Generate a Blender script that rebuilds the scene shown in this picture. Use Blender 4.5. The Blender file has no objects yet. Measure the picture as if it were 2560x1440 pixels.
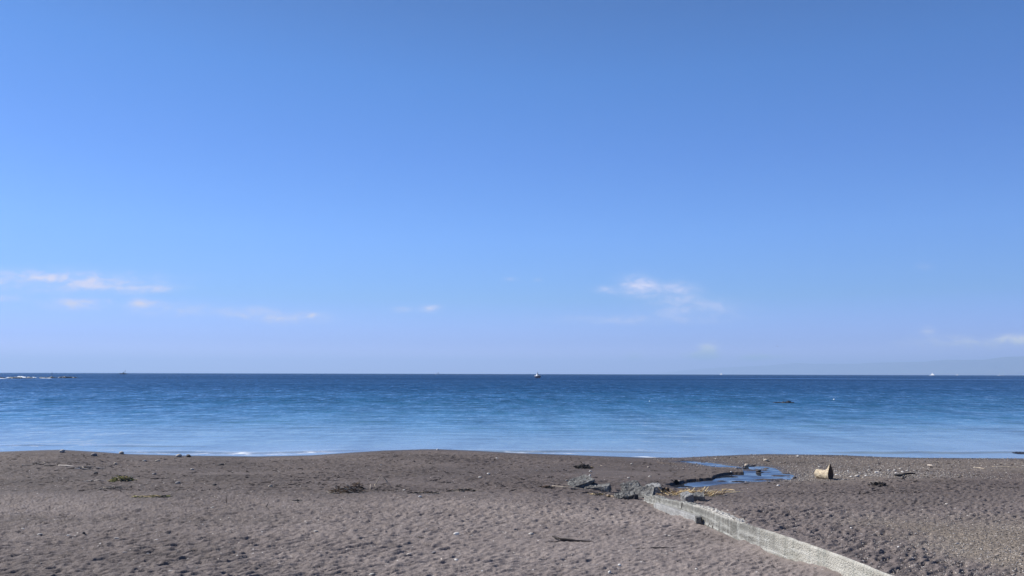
import bpy, bmesh, math, random
import numpy as np
from mathutils import Vector, Matrix, noise as mnoise

C = bpy.context.scene.collection
scn = bpy.context.scene
R = math.radians

# ------------------------------------------------------------------ camera
F = 2560 * 26 / 36
PITCH = math.atan(214.6 / F)
ROLL = .00254
CAM_H = 4.0
fw = np.array([0, math.cos(PITCH), math.sin(PITCH)])
_r0 = np.array([1., 0, 0]); _u0 = np.array([0, -math.sin(PITCH), math.cos(PITCH)])
rt = _r0 * math.cos(ROLL) + _u0 * math.sin(ROLL)
up = -_r0 * math.sin(ROLL) + _u0 * math.cos(ROLL)
cam_d = bpy.data.cameras.new('camera'); cam_d.lens = 26; cam_d.sensor_width = 36
cam_d.clip_start = .1; cam_d.clip_end = 200000
cam = bpy.data.objects.new('camera', cam_d); C.objects.link(cam)
M = Matrix(((rt[0], up[0], -fw[0], 0), (rt[1], up[1], -fw[1], 0), (rt[2], up[2], -fw[2], CAM_H), (0, 0, 0, 1)))
cam.matrix_world = M
scn.camera = cam

# ------------------------------------------------------------------ sun, sky, exposure
SUN_EL, SUN_AZ = 40, -70            # azimuth measured from +Y towards +X
sd = Vector((math.sin(R(SUN_AZ)) * math.cos(R(SUN_EL)), math.cos(R(SUN_AZ)) * math.cos(R(SUN_EL)), math.sin(R(SUN_EL))))
sun_d = bpy.data.lights.new('sun', 'SUN'); sun_d.energy = 5.0; sun_d.angle = R(.5); sun_d.color = (1, .965, .93)
sun = bpy.data.objects.new('sun', sun_d); C.objects.link(sun)
sun.rotation_euler = sd.to_track_quat('Z', 'Y').to_euler(); sun.location = (-60, 30, 60)
scn.view_settings.view_transform = 'Standard'; scn.view_settings.look = 'None'
scn.view_settings.exposure = .63; scn.view_settings.gamma = 1
scn.cycles.use_denoising = True
scn.cycles.volume_bounces = 0
scn.cycles.max_bounces = 6

SKY_STRENGTH = .1
# tint of the Nishita sky by elevation (fraction of 90 degrees, rgb)
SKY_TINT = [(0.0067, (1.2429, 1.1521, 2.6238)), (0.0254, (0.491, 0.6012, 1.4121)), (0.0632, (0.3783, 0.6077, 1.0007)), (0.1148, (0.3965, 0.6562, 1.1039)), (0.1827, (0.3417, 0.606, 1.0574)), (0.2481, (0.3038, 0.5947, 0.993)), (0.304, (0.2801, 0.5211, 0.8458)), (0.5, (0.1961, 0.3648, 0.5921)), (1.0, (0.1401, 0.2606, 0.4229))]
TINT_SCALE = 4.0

w = bpy.data.worlds.new('World'); scn.world = w; w.use_nodes = True
nt = w.node_tree; nt.nodes.clear()
N = nt.nodes; L = nt.links
def wmath(op, a, b=None, c=None):
    n = N.new('ShaderNodeMath'); n.operation = op
    for i, v in enumerate((a, b, c)):
        if v is None: continue
        if isinstance(v, (int, float)): n.inputs[i].default_value = v
        else: L.new(v, n.inputs[i])
    return n.outputs[0]
sky = N.new('ShaderNodeTexSky'); sky.sky_type = 'NISHITA'; sky.sun_disc = False
sky.sun_elevation = R(SUN_EL); sky.sun_rotation = R(SUN_AZ)
sky.air_density = 1.0; sky.dust_density = .6; sky.ozone_density = 2.0
tc = N.new('ShaderNodeTexCoord')
sep = N.new('ShaderNodeSeparateXYZ'); L.new(tc.outputs['Generated'], sep.inputs[0])
flatv = N.new('ShaderNodeVectorMath'); flatv.operation = 'MULTIPLY'; L.new(tc.outputs['Generated'], flatv.inputs[0]); flatv.inputs[1].default_value = (.55, 1, 1)
fn_ = N.new('ShaderNodeVectorMath'); fn_.operation = 'NORMALIZE'; L.new(flatv.outputs[0], fn_.inputs[0]); L.new(fn_.outputs[0], sky.inputs['Vector'])
el = wmath('ARCSINE', sep.outputs[2])
elf = wmath('DIVIDE', el, R(90))
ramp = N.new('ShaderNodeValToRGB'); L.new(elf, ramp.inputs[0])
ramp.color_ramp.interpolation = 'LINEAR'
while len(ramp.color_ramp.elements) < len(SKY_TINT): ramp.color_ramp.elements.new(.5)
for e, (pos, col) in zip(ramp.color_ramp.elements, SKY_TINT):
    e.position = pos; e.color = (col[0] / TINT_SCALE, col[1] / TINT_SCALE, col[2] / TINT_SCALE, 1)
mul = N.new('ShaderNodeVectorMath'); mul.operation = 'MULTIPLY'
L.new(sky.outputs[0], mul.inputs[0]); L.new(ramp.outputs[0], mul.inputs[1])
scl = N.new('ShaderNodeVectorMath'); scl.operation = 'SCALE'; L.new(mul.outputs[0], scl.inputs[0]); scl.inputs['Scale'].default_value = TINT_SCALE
# thin clouds low over the sea, placed by bearing (x/y) and slope (z/y)
ysafe = wmath('MAXIMUM', sep.outputs[1], .05)
uu = wmath('DIVIDE', sep.outputs[0], ysafe); vv = wmath('DIVIDE', sep.outputs[2], ysafe)
uv = N.new('ShaderNodeCombineXYZ'); L.new(uu, uv.inputs[0]); L.new(vv, uv.inputs[1])
CLOUDS = [(120,690,190,10,.34),(330,722,70,9,.36),(60,702,150,20,.55),(250,712,100,15,.5),(405,718,30,8,.5),(185,760,52,12,.75),(355,757,26,8,.8),(265,752,8,6,.4),
 (420,775,90,13,.35),(620,781,46,10,.6),(715,795,65,11,.55),(778,790,9,6,.6),(1600,716,34,19,.85),(1695,730,40,18,.55),(1525,725,26,8,.45),
 (1075,771,18,7,.75),(1005,773,20,6,.3),(1600,800,150,9,.24),(1740,772,80,18,.4),(1772,880,17,12,1.7),(1750,890,30,7,1.0),(1885,893,26,8,1.1),(1930,893,40,6,.3),
 (2320,828,13,9,.35),(2540,850,34,10,.95),(2420,860,110,14,.35),(2322,665,14,6,.22),(1582,893,16,8,.5),(0,745,44,8,.45),(1275,698,14,4,.25),(1345,700,8,4,.2)]
acc = None
for (px, py, sx, sy, st) in CLOUDS:
    n1 = N.new('ShaderNodeVectorMath'); n1.operation = 'SUBTRACT'; L.new(uv.outputs[0], n1.inputs[0])
    n1.inputs[1].default_value = ((px - 1280) / F, (934.6 + (px - 1280) * .00254 - py) / F, 0)
    n2 = N.new('ShaderNodeVectorMath'); n2.operation = 'MULTIPLY'; L.new(n1.outputs[0], n2.inputs[0]); n2.inputs[1].default_value = (F / sx, F / sy, 0)
    n3 = N.new('ShaderNodeVectorMath'); n3.operation = 'DOT_PRODUCT'; L.new(n2.outputs[0], n3.inputs[0]); L.new(n2.outputs[0], n3.inputs[1])
    e = wmath('EXPONENT', wmath('MULTIPLY', n3.outputs['Value'], -.7))
    st *= min(5, math.exp(4.2e-5 * min(92000, 1604 / max(.017, (934.6 - py) / F))))     # seen through the haze
    acc = wmath('MULTIPLY', e, st) if acc is None else wmath('MULTIPLY_ADD', e, st, acc)
cm = N.new('ShaderNodeMapping'); L.new(uv.outputs[0], cm.inputs[0]); cm.inputs['Scale'].default_value = (34, 80, 1)
cn = N.new('ShaderNodeTexNoise'); cn.inputs['Scale'].default_value = 1; cn.inputs['Detail'].default_value = 7; cn.inputs['Roughness'].default_value = .58
cn.inputs['Distortion'].default_value = .4
L.new(cm.outputs[0], cn.inputs['Vector'])
cr = N.new('ShaderNodeMapRange'); cr.interpolation_type = 'SMOOTHSTEP'; cr.inputs['From Min'].default_value = .36; cr.inputs['From Max'].default_value = .72
L.new(cn.outputs['Fac'], cr.inputs['Value'])
cfac = wmath('MULTIPLY', acc, wmath('MULTIPLY_ADD', cr.outputs[0], .95, .26))
cfac = wmath('MINIMUM', cfac, 3.)
mixc = N.new('ShaderNodeMix'); mixc.data_type = 'RGBA'; mixc.clamp_factor = False; L.new(cfac, mixc.inputs['Factor'])
L.new(scl.outputs[0], mixc.inputs['A']); mixc.inputs['B'].default_value = (.43 / SKY_STRENGTH, .475 / SKY_STRENGTH, .65 / SKY_STRENGTH, 1)
bg = N.new('ShaderNodeBackground'); bg.inputs['Strength'].default_value = SKY_STRENGTH
L.new(mixc.outputs['Result'], bg.inputs['Color'])
wo = N.new('ShaderNodeOutputWorld'); L.new(bg.outputs[0], wo.inputs['Surface'])

# ------------------------------------------------------------------ helpers
def tag(o, label=None, cat=None, group=None, kind=None):
    if label: o['label'] = label
    if cat: o['category'] = cat
    if group: o['group'] = group
    if kind: o['kind'] = kind
    return o
def link(name, me, mat=None, parent=None, loc=(0, 0, 0), rot=(0, 0, 0), smooth=False):
    o = bpy.data.objects.new(name, me); C.objects.link(o)
    if mat: me.materials.append(mat)
    o.location = loc; o.rotation_euler = rot
    if parent: o.parent = parent
    if smooth: me.polygons.foreach_set('use_smooth', [True] * len(me.polygons))
    return o
def empty(name, loc, rz=0):
    o = bpy.data.objects.new(name, None); C.objects.link(o); o.location = loc; o.rotation_euler = (0, 0, rz); o.empty_display_size = .1
    return o
def from_bm(bm):
    bmesh.ops.recalc_face_normals(bm, faces=bm.faces)
    me = bpy.data.meshes.new('m'); bm.to_mesh(me); bm.free(); return me

class Nodes:
    def __init__(s, name):
        s.m = bpy.data.materials.new(name); s.m.use_nodes = True; s.t = s.m.node_tree; s.t.nodes.clear()
        s.b = s.n('ShaderNodeBsdfPrincipled'); s.o = s.n('ShaderNodeOutputMaterial'); s.l(s.b.outputs[0], s.o.inputs['Surface'])
    def n(s, t, **k):
        x = s.t.nodes.new(t)
        for a, v in k.items(): setattr(x, a, v)
        return x
    def l(s, a, b): s.t.links.new(a, b)
    def set(s, sock, v):
        if isinstance(v, bpy.types.NodeSocket): s.l(v, sock)
        else: sock.default_value = v
    def math(s, op, a, b=None, c=None, clamp=False):
        x = s.n('ShaderNodeMath', operation=op, use_clamp=clamp)
        for i, v in enumerate((a, b, c)):
            if v is not None: s.set(x.inputs[i], v)
        return x.outputs[0]
    def vmath(s, op, a, b=None):
        x = s.n('ShaderNodeVectorMath', operation=op); s.set(x.inputs[0], a)
        if b is not None: s.set(x.inputs[3 if op == 'SCALE' else 1], b)
        return x.outputs[0]
    def coord(s, scale=(1, 1, 1), rot=(0, 0, 0), which='Object', loc=(0, 0, 0)):
        if not hasattr(s, '_tc'): s._tc = s.n('ShaderNodeTexCoord')
        mp = s.n('ShaderNodeMapping'); s.l(s._tc.outputs[which], mp.inputs[0]); mp.inputs['Scale'].default_value = scale
        mp.inputs['Rotation'].default_value = rot; mp.inputs['Location'].default_value = loc
        return mp.outputs[0]
    def noise(s, vec, scale=1, detail=3, rough=.5, out=0, dist=0):
        x = s.n('ShaderNodeTexNoise'); s.l(vec, x.inputs['Vector']); x.inputs['Scale'].default_value = scale
        x.inputs['Detail'].default_value = detail; x.inputs['Roughness'].default_value = rough; x.inputs['Distortion'].default_value = dist
        return x.outputs[out]
    def range(s, v, a, b, c=0., d=1., smooth=True):
        x = s.n('ShaderNodeMapRange', interpolation_type='SMOOTHSTEP' if smooth else 'LINEAR'); s.l(v, x.inputs['Value'])
        for i, k in zip((a, b, c, d), ('From Min', 'From Max', 'To Min', 'To Max')): s.set(x.inputs[k], i)
        return x.outputs[0]
    def mix(s, f, a, b, blend='MIX'):
        x = s.n('ShaderNodeMix', data_type='RGBA', blend_type=blend); s.set(x.inputs['Factor'], f)
        for k, v in (('A', a), ('B', b)):
            if not isinstance(v, bpy.types.NodeSocket) and len(v) == 3: v = (*v, 1)
            s.set(x.inputs[k], v)
        return x.outputs['Result']
    def attr(s, name):
        x = s.n('ShaderNodeAttribute'); x.attribute_name = name; return x.outputs['Fac']
    def bump(s, h, dist=.01, strength=1.):
        x = s.n('ShaderNodeBump'); s.l(h, x.inputs['Height']); x.inputs['Distance'].default_value = dist; x.inputs['Strength'].default_value = strength
        s.l(x.outputs[0], s.b.inputs['Normal'])

def simple(name, c1, c2, scale=20, rough=.85, bump=.004, spec=.3, stretch=(1, 1, 1), c3=None):
    m = Nodes(name); v = m.coord(stretch)
    col = m.mix(m.range(m.noise(v, scale, 5, .6), .35, .65), c1, c2)
    if c3: col = m.mix(m.range(m.noise(v, scale * .23, 3, .5), .5, .62), col, c3)
    m.l(col, m.b.inputs['Base Color']); m.b.inputs['Roughness'].default_value = rough; m.b.inputs['Specular IOR Level'].default_value = spec
    if bump: m.bump(m.noise(v, scale * 2.2, 4, .6), bump)
    return m.m

MT = {
 'pale': simple('pale_stone', (.44, .41, .36), (.30, .27, .245), 30),
 'white': simple('white_stone', (.66, .63, .57), (.48, .455, .42), 40),
 'tan': simple('tan_stone', (.42, .35, .27), (.3, .26, .21), 30),
 'grey': simple('grey_stone', (.25, .23, .22), (.15, .14, .135), 30),
 'dark': simple('dark_stone', (.075, .068, .065), (.04, .037, .037), 30),
 'straw': simple('dry_straw', (.78, .62, .34), (.5, .37, .19), 8, .7, 0),
 'reed': simple('pale_reed', (.5, .42, .32), (.34, .28, .21), 8, .7, 0),
 'brush': simple('brown_brush', (.24, .16, .095), (.09, .06, .04), 10, .8, 0),
 'weed': simple('dark_seaweed', (.03, .025, .02), (.012, .011, .01), 10, .6, 0),
 'green': simple('yellow_green_straw', (.42, .37, .1), (.2, .2, .06), 10, .7, 0),
 'wood': simple('weathered_wood', (.3, .235, .16), (.17, .13, .09), 6, .8, .002, stretch=(1, 4, 4)),
 'twig': simple('dark_twig', (.06, .048, .042), (.03, .025, .022), 12, .8, 0),
 'bleached': simple('bleached_stick', (.6, .53, .45), (.42, .36, .3), 12, .8, 0),
 'rock': simple('wet_black_rock', (.008, .008, .01), (.022, .02, .02), 1.5, .5, .02),
}
# ------------------------------------------------------------------ ground shape
def gn(x, y, seed=0):
    """2-D gradient noise, roughly -1..1"""
    xi = np.floor(x).astype(np.int64); yi = np.floor(y).astype(np.int64)
    xf = x - xi; yf = y - yi
    def h(a, b):
        n = (a * 374761393 + b * 668265263 + seed * 974634599) & 0xffffffff
        n = ((n ^ (n >> 13)) * 1274126177) & 0xffffffff
        n = (n ^ (n >> 16)) & 0xffff
        t = n * (2 * np.pi / 65536); return np.cos(t), np.sin(t)
    u = xf * xf * xf * (xf * (xf * 6 - 15) + 10); v = yf * yf * yf * (yf * (yf * 6 - 15) + 10)
    def d(a, b):
        c, s = h(xi + a, yi + b); return c * (xf - a) + s * (yf - b)
    return 1.5 * ((d(0, 0) * (1 - u) + d(1, 0) * u) * (1 - v) + (d(0, 1) * (1 - u) + d(1, 1) * u) * v)
def fbm(x, y, oct=4, seed=0, gain=.5):
    s = 0; a = 1
    for i in range(oct): s = s + a * gn(x * 2 ** i + 17.3 * i, y * 2 ** i - 9.1 * i, seed + i); a *= gain
    return s
def sm(e0, e1, x):
    t = np.clip((x - e0) / (e1 - e0), 0, 1); return t * t * (3 - 2 * t)
def ray(px, py):
    d = fw + (px - 1280) / F * rt - (py - 720) / F * up; return d / d[1]
def on_plane(px, py, z):
    d = ray(px, py); t = (z - CAM_H) / d[2]; return d[0] * t, t
YB = [-25, 0, 8, 10, 15, 20, 25, 28]; ZB = [1.72, 1.6, 1.5, 1.42, 1.22, 1.02, .87, .80]
# the berm crest along the shore: bearing of its skyline
CR = [(-800,1132),(0,1130),(80,1127),(150,1125),(240,1130),(320,1136),(450,1139.5),(560,1141),(640,1142),(780,1139),(880,1132),(960,1127),(1060,1124),(1100,1124),(1180,1127),(1280,1133),
      (1450,1139),(1600,1144.5),(1700,1145),(1760,1142),(1850,1138),(1920,1136),(2000,1137),(2100,1138.5),(2200,1143),(2300,1145.5),(2560,1147),(3300,1147)]
YC = 30.0
_cx, _cz = [], []
for px, py in CR:
    d = ray(px, py); _cx.append(d[0] * YC); _cz.append(CAM_H + d[2] * YC)
WP = .74      # level of the stream
POND = [(1665,1216.5),(1700,1209),(1722,1204.5),(1752,1202),(1781,1200),(1785,1195),(1791,1192),(1806,1188.5),(1826,1186),(1845,1185.6),(1860,1185.3),(1856,1178.5),(1830,1173.5),(1796,1169.5),(1770,1165),(1744,1160.5),(1720,1157),(1690,1154),
        (1723,1152.6),(1766,1155.5),(1800,1160),(1830,1164.5),(1858,1168),(1873,1165.5),(1890,1164),(1915,1166.5),(1937,1170),(1946,1175),(1953,1180),(1972,1184),(1986,1189),(1984,1195),(1976,1199.5),(1937,1203),(1900,1205),(1863,1207),(1803,1211),(1768,1216),(1740,1218.5),(1714,1220),(1690,1221)]
PP = np.array([on_plane(px, py, WP) for px, py in POND])
POOL2 = np.array([on_plane(px, py, WP + .08) for px, py in [(1543,1229),(1552,1225),(1570,1223),(1585,1224),(1590,1232),(1570,1233),(1552,1232)]])
WALL = np.array([(4.75, 5.0), (4.45, 7.6), (4.12, 9.93), (3.96, 10.7), (3.72, 12.0), (3.58, 13.5), (3.41, 15.2), (3.26, 16.7), (3.1, 18.2)])
WALL_TOP = ([5, 7.6, 9.9, 10.8, 12, 13, 14.2, 15.3, 16.7, 18.2], [1.78, 1.745, 1.71, 1.69, 1.64, 1.57, 1.53, 1.44, 1.31, 1.2])
def wall_x(y): return np.interp(y, WALL[:, 1], WALL[:, 0])
def seg_dist(x, y, P, closed=True):
    d = np.full(x.shape, 1e9); n = len(P)
    for i in range(n if closed else n - 1):
        a = P[i]; b = P[(i + 1) % n]; ab = b - a
        t = np.clip(((x - a[0]) * ab[0] + (y - a[1]) * ab[1]) / (ab @ ab + 1e-12), 0, 1)
        d = np.minimum(d, np.hypot(x - a[0] - t * ab[0], y - a[1] - t * ab[1]))
    return d
def inside(x, y, P):
    r = np.zeros(x.shape, bool); n = len(P)
    for i in range(n):
        a = P[i]; b = P[(i + 1) % n]
        c = (a[1] > y) != (b[1] > y)
        r ^= c & (x < (b[0] - a[0]) * (y - a[1]) / (b[1] - a[1] + 1e-12) + a[0])
    return r
BARS = [(on_plane(px, py, WP), sx, sy) for px, py, sx, sy in [(1885,1175.5,.55,.22),(1925,1199.5,.7,.16),(1955,1189.5,.35,.12),(1835,1170.5,.45,.16),(1905,1181,.3,.1),(1975,1184,.3,.12),(1800,1203,.25,.06)]]
def gz(x, y, full=False):
    """large shape of the beach"""
    x = np.atleast_1d(np.asarray(x, float)); y = np.atleast_1d(np.asarray(y, float))
    b = np.interp(y, YB, ZB)
    zc = np.interp(x / np.maximum(y, 8) * YC, _cx, _cz)
    t = sm(21, YC, y)
    z = b * (1 - t) + zc * t
    past = np.maximum(y - YC, 0)
    z = z - .15 * past * np.clip(past / .8, 0, 1)
    z = np.maximum(z, -2.5)
    # ground behind the concrete wall is higher
    xw = wall_x(y)
    st = np.interp(y, WALL_TOP[0], WALL_TOP[1]) - np.interp(y, YB, ZB) - .02
    st = np.clip(st, 0, 1) * (1 - sm(13.5, 18, y))
    off = .22 * sm(12.2, 13., y)
    right = sm(xw + .035 + off, xw + .075 + off * 1.3, x)
    z = z + st * right
    # drift against the left face
    z = z + .05 * np.exp(-np.maximum(xw - x, 0) / .5) * (1 - right) * sm(12, 9, y) + .09 * np.clip(fbm(y * .9, 0 * y + 2.3, 3, 61), -.1, 1) * np.exp(-np.maximum(xw - x, 0) / .3) * (1 - right) * sm(17, 15, y)
    # slight swells of the sand
    z = z + .035 * fbm(x * .35, y * .5, 2, 50) * sm(30, 22, y) * (1 - .8 * np.exp(-((x - xw) / .6) ** 2))
    wet = sm(29.25, 30.3, y)
    m = (x > -3) & (x < 16) & (y > 15) & (y < 32)
    if m.any():
        xs, ys = x[m], y[m]
        d = seg_dist(xs, ys, PP); ins = inside(xs, ys, PP); d = np.where(ins, -d, d)
        dl = seg_dist(xs, ys, PP[:13], False)
        cliff = np.exp(-((dl - np.abs(d)) / .25) ** 2) * (ys > np.interp(xs, [3, 4.1, 7.2, 9], [20, 20.6, 23.3, 23.3]))
        bank = WP + .012 + .055 * cliff + .055 * np.maximum(d, 0) + .03 * sm(0, .8, d)
        zs = np.where(d > 0, np.minimum(z[m], bank), WP - .08)
        for (cx, cy), sx, sy in BARS:
            q = ((xs - cx) / sx) ** 2 + ((ys - cy) / sy) ** 2 + .7 * gn(xs * 5, ys * 7, 3)
            zs = np.maximum(zs, np.where(q < 1.6, WP + .025 - .035 * np.clip(q, 0, 1.6), -9))
        d2 = seg_dist(xs, ys, POOL2); i2 = inside(xs, ys, POOL2); d2 = np.where(i2, -d2, d2)
        zs = np.where(d2 > 0, np.minimum(zs, WP + .09 + .12 * d2), np.minimum(zs, WP))
        zs = np.where((d > 0) & (d < .7), np.maximum(zs, WP + .012), zs)
        z[m] = zs
        wv = np.exp(-np.maximum(np.minimum(d, d2), 0) / .5) * (1 - cliff * (d > .02))
        wet[m] = np.maximum(wet[m], wv)
    return (z, wet) if full else z
def G(px, py):
    """the point of the beach met by a bearing"""
    d = ray(px, py)
    ys = np.concatenate([np.arange(6, 36, .02)]); xs = d[0] * ys; zs = CAM_H + d[2] * ys
    h = gz(xs, ys); k = np.argmax(zs < h)
    if not (zs < h).any(): k = np.argmin(np.abs(ys - 30))
    return Vector((xs[k], ys[k], h[k]))

def build_beach():
    ys = np.concatenate([np.linspace(-25, 7.2, 26), 1 / np.linspace(1 / 7.5, 1 / 19., 400), np.linspace(19.03, 28.6, 330), np.linspace(28.65, 31.2, 50), np.linspace(31.3, 46, 40)])
    t = np.concatenate([np.linspace(-6, -.95, 14), np.linspace(-.86, .86, 1360), np.linspace(.95, 6, 14)])
    T, Yg = np.meshgrid(t, ys)
    Xg = T * np.maximum(Yg, 6.0 + 0 * Yg)
    Xf, Yf = Xg.ravel(), Yg.ravel()
    z, wet = gz(Xf, Yf, True)
    xw = wall_x(Yf)
    onright = sm(xw, xw + .3, Xf) * sm(24, 14, Yf)
    # gravel: near right, and round the cut log
    gravel = sm(-.2, 1.4, Xf - 4.4 - .06 * Yf + fbm(Xf * .5, Yf * .5, 3, 9) * .9) * sm(14.5, 11, Yf)
    gravel = np.maximum(gravel, np.exp(-((Xf - 10.5) / 3.2) ** 2 - ((Yf - 24) / 1.6) ** 2) * .9)
    gravel = np.maximum(gravel, .5 * sm(1, 4, Xf - 5) * sm(24, 26.5, Yf) * sm(31, 29, Yf))
    gravel = np.clip(gravel, 0, 1)
    far = sm(16.5, 19.5, Yf + .8 * gn(Xf * .3, Yf * .3, 4)) * (1 - onright)
    flat = sm(.2, .8, fbm(Xf * .25 + 3, Yf * .35, 2, 77)) * .5 * far
    flat = np.maximum(flat, np.exp(-((Xf - 3.4) / 2.6) ** 2 - ((Yf - 24.5) / 2.6) ** 2) * .85)
    smooth_ = sm(-3.5, 1.5, Xf + .25 * (Yf - 10)) * (1 - onright) * sm(15, 12, Yf)
    rough = (1 - flat) * (1 - .85 * gravel) * (1 - .9 * wet) * (1 - .4 * smooth_)
    damp = np.exp(-((Xf - 9.5 - .3 * (Yf - 18)) / 3.2) ** 2 - ((Yf - 19.0) / 2.6) ** 2) * onright * .9 + .45 * sm(.1, .7, fbm(Xf * .3, Yf * .45, 3, 91))
    pale = sm(19.5, 16, Yf) * sm(-6.5, .5, Xf + .8 * gn(Xf * .3, Yf * .3, 66)) * (1 - onright)
    # trodden dips
    def dips(cell, rad, depth, seed, stretch=1.6, ang=.75, dens=.8):
        c, s = math.cos(ang), math.sin(ang)
        u = (Xf * c + Yf * s) / stretch; v = -Xf * s + Yf * c
        iu = np.floor(u / cell).astype(np.int64); iv = np.floor(v / cell).astype(np.int64)
        o = np.zeros_like(u)
        for a in (-1, 0, 1):
            for b in (-1, 0, 1):
                p, q = iu + a, iv + b
                n = (p * 73856093 ^ q * 19349663 ^ seed * 83492791) & 0xffffffff
                n = ((n ^ (n >> 15)) * 2246822519) & 0xffffffff; n ^= n >> 13
                r1 = (n & 1023) / 1023.; r2 = ((n >> 10) & 1023) / 1023.; r3 = ((n >> 20) & 1023) / 1023.
                k = (u - (p + r1) * cell) ** 2 + (v - (q + r2) * cell) ** 2
                rr = rad * (.6 + .8 * r3)
                e = np.sqrt(k) / rr
                dip = -np.exp(-e ** 4) + .35 * np.exp(-((e - 1.35) / .3) ** 2)
                o += np.where(r3 * 1.01 < dens, dip * (.4 + .9 * r1), 0)
        return o * depth
    wu = Xf * .75 + Yf * .66; wv = -Xf * .66 + Yf * .75
    warp = fbm(Xf * 1.3, Yf * 1.3, 2, 5) * .25
    near = (1 - far)
    disp = rough * (dips(.20, .055, .019, 11, 2.4, .7) * (.8 + .2 * near) + dips(.12, .034, .013, 23, 2.0, .8) + dips(.36, .085, .012, 31, 1.5, .4, .3) + far * dips(.26, .07, .036, 41, 1.7, .15, .7))
    rg = fbm(wu * 2.6 + warp * 2, wv * 7.5, 2, 12, .5)
    disp += rough * (.034 * (.45 - np.abs(rg)) + .020 * fbm(wu * 4.5, wv * 12, 2, 19, .5)) * (.4 + .6 * near)
    disp += rough * .012 * fbm(Xf * 5, Yf * 5, 4, 14, .6)
    rip = np.sin((wv + warp * .6) * 2 * np.pi / .17 + 2 * gn(Xf * .7, Yf * .7, 8))
    disp += .007 * rip * near * (1 - onright) * rough * sm(-.2, .5, gn(Xf * .4, Yf * .4, 99))
    disp += gravel * .008 * fbm(Xf * 20, Yf * 20, 3, 41, .8)
    disp += (1 - gravel) * .004 * fbm(Xf * 22, Yf * 22, 2, 43)
    edge = np.exp(-((Xf - xw) / .22) ** 2) * sm(17.5, 16.5, Yf)
    disp *= (1 - .75 * edge) * sm(5, 8, Yf) * sm(33, 31, Yf)
    disp *= 1 - .6 * np.exp(-((Yf - 30) / .8) ** 2)
    z = z + disp
    co = np.stack([Xf, Yf, z], 1)
    nr, nc = Xg.shape
    idx = np.arange(nr * nc).reshape(nr, nc)
    q = np.stack([idx[:-1, :-1], idx[:-1, 1:], idx[1:, 1:], idx[1:, :-1]], -1).reshape(-1, 4)
    return co, q, {'gravel': gravel, 'wet': np.clip(wet, 0, 1), 'far': far, 'damp': np.clip(damp, 0, 1), 'pale': pale}
def np_mesh(name, co, q, attrs=None):
    me = bpy.data.meshes.new(name)
    me.vertices.add(len(co)); me.vertices.foreach_set('co', co.astype(np.float32).ravel())
    me.loops.add(q.size); me.loops.foreach_set('vertex_index', q.astype(np.int32).ravel())
    me.polygons.add(len(q)); me.polygons.foreach_set('loop_start', np.arange(0, q.size, q.shape[1], dtype=np.int32))
    me.polygons.foreach_set('use_smooth', np.ones(len(q), bool))
    me.update(calc_edges=True)
    for k, v in (attrs or {}).items():
        a = me.attributes.new(k, 'FLOAT', 'POINT'); a.data.foreach_set('value', v.astype(np.float32))
    me.validate(); return me

# sand material
m = Nodes('dark_sand'); v = m.coord()
grain = m.noise(v, 95, 2, .7); mid = m.noise(v, 9, 4, .6); big = m.noise(m.coord((.35, .6, 1)), 1, 4, .55)
sand = m.mix(m.range(big, .3, .7), (0.125, 0.101, 0.090), (0.164, 0.134, 0.119))
sand = m.mix(m.attr('far'), sand, m.mix(m.range(big, .35, .65), (0.088, 0.070, 0.062), (0.118, 0.094, 0.082)))
sand = m.mix(1., sand, m.mix(m.attr('pale'), (.93, .955, .99), (1.33, 1.38, 1.41)), 'MULTIPLY')
gcol = m.mix(m.range(big, .3, .7), (0.147, 0.124, 0.102), (0.179, 0.154, 0.129))
vor = m.n('ShaderNodeTexVoronoi'); vor.inputs['Scale'].default_value = 48; m.l(v, vor.inputs['Vector'])
vc = m.n('ShaderNodeSeparateColor'); m.l(vor.outputs['Color'], vc.inputs[0])
gcol = m.mix(1., gcol, m.mix(vc.outputs[0], (.5, .5, .5), (1.5, 1.47, 1.42)), 'MULTIPLY')
col = m.mix(m.attr('gravel'), sand, gcol)
col = m.mix(1., col, m.mix(m.range(grain, .25, .75), (.72, .72, .72), (1.28, 1.27, 1.25)), 'MULTIPLY')
col = m.mix(1., col, m.mix(m.range(mid, .3, .7), (.86, .86, .87), (1.13, 1.12, 1.1)), 'MULTIPLY')
vor2 = m.n('ShaderNodeTexVoronoi'); vor2.inputs['Scale'].default_value = 21; m.l(v, vor2.inputs['Vector'])
vc2 = m.n('ShaderNodeSeparateColor'); m.l(vor2.outputs['Color'], vc2.inputs[0])
chip = m.math('MULTIPLY', m.math('GREATER_THAN', vc2.outputs[0], .955), m.math('LESS_THAN', vor2.outputs['Distance'], .32))
col = m.mix(m.math('MULTIPLY', chip, .75), col, m.mix(vc2.outputs[1], (.06, .05, .045), (.55, .52, .48)))
col = m.mix(1., col, m.mix(m.attr('damp'), (1.03, 1.03, 1.03), (.74, .74, .73)), 'MULTIPLY')
col = m.mix(m.math('MULTIPLY', m.attr('wet'), .62), col, (.035, .031, .032))
m.l(col, m.b.inputs['Base Color'])
m.l(m.range(m.attr('wet'), .3, 1., .9, .45), m.b.inputs['Roughness']); m.b.inputs['Specular IOR Level'].default_value = .25
m.bump(m.math('ADD', m.noise(v, 60, 3, .7), m.math('MULTIPLY', m.noise(v, 17, 3, .6), 1.6)), .012, .9)
SAND = m.m
co, q, at = build_beach()
tag(link('sand', np_mesh('sand', co, q, at), SAND), kind='structure')
# height of the finished beach for resting things on it
class _G:
    pass

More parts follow.
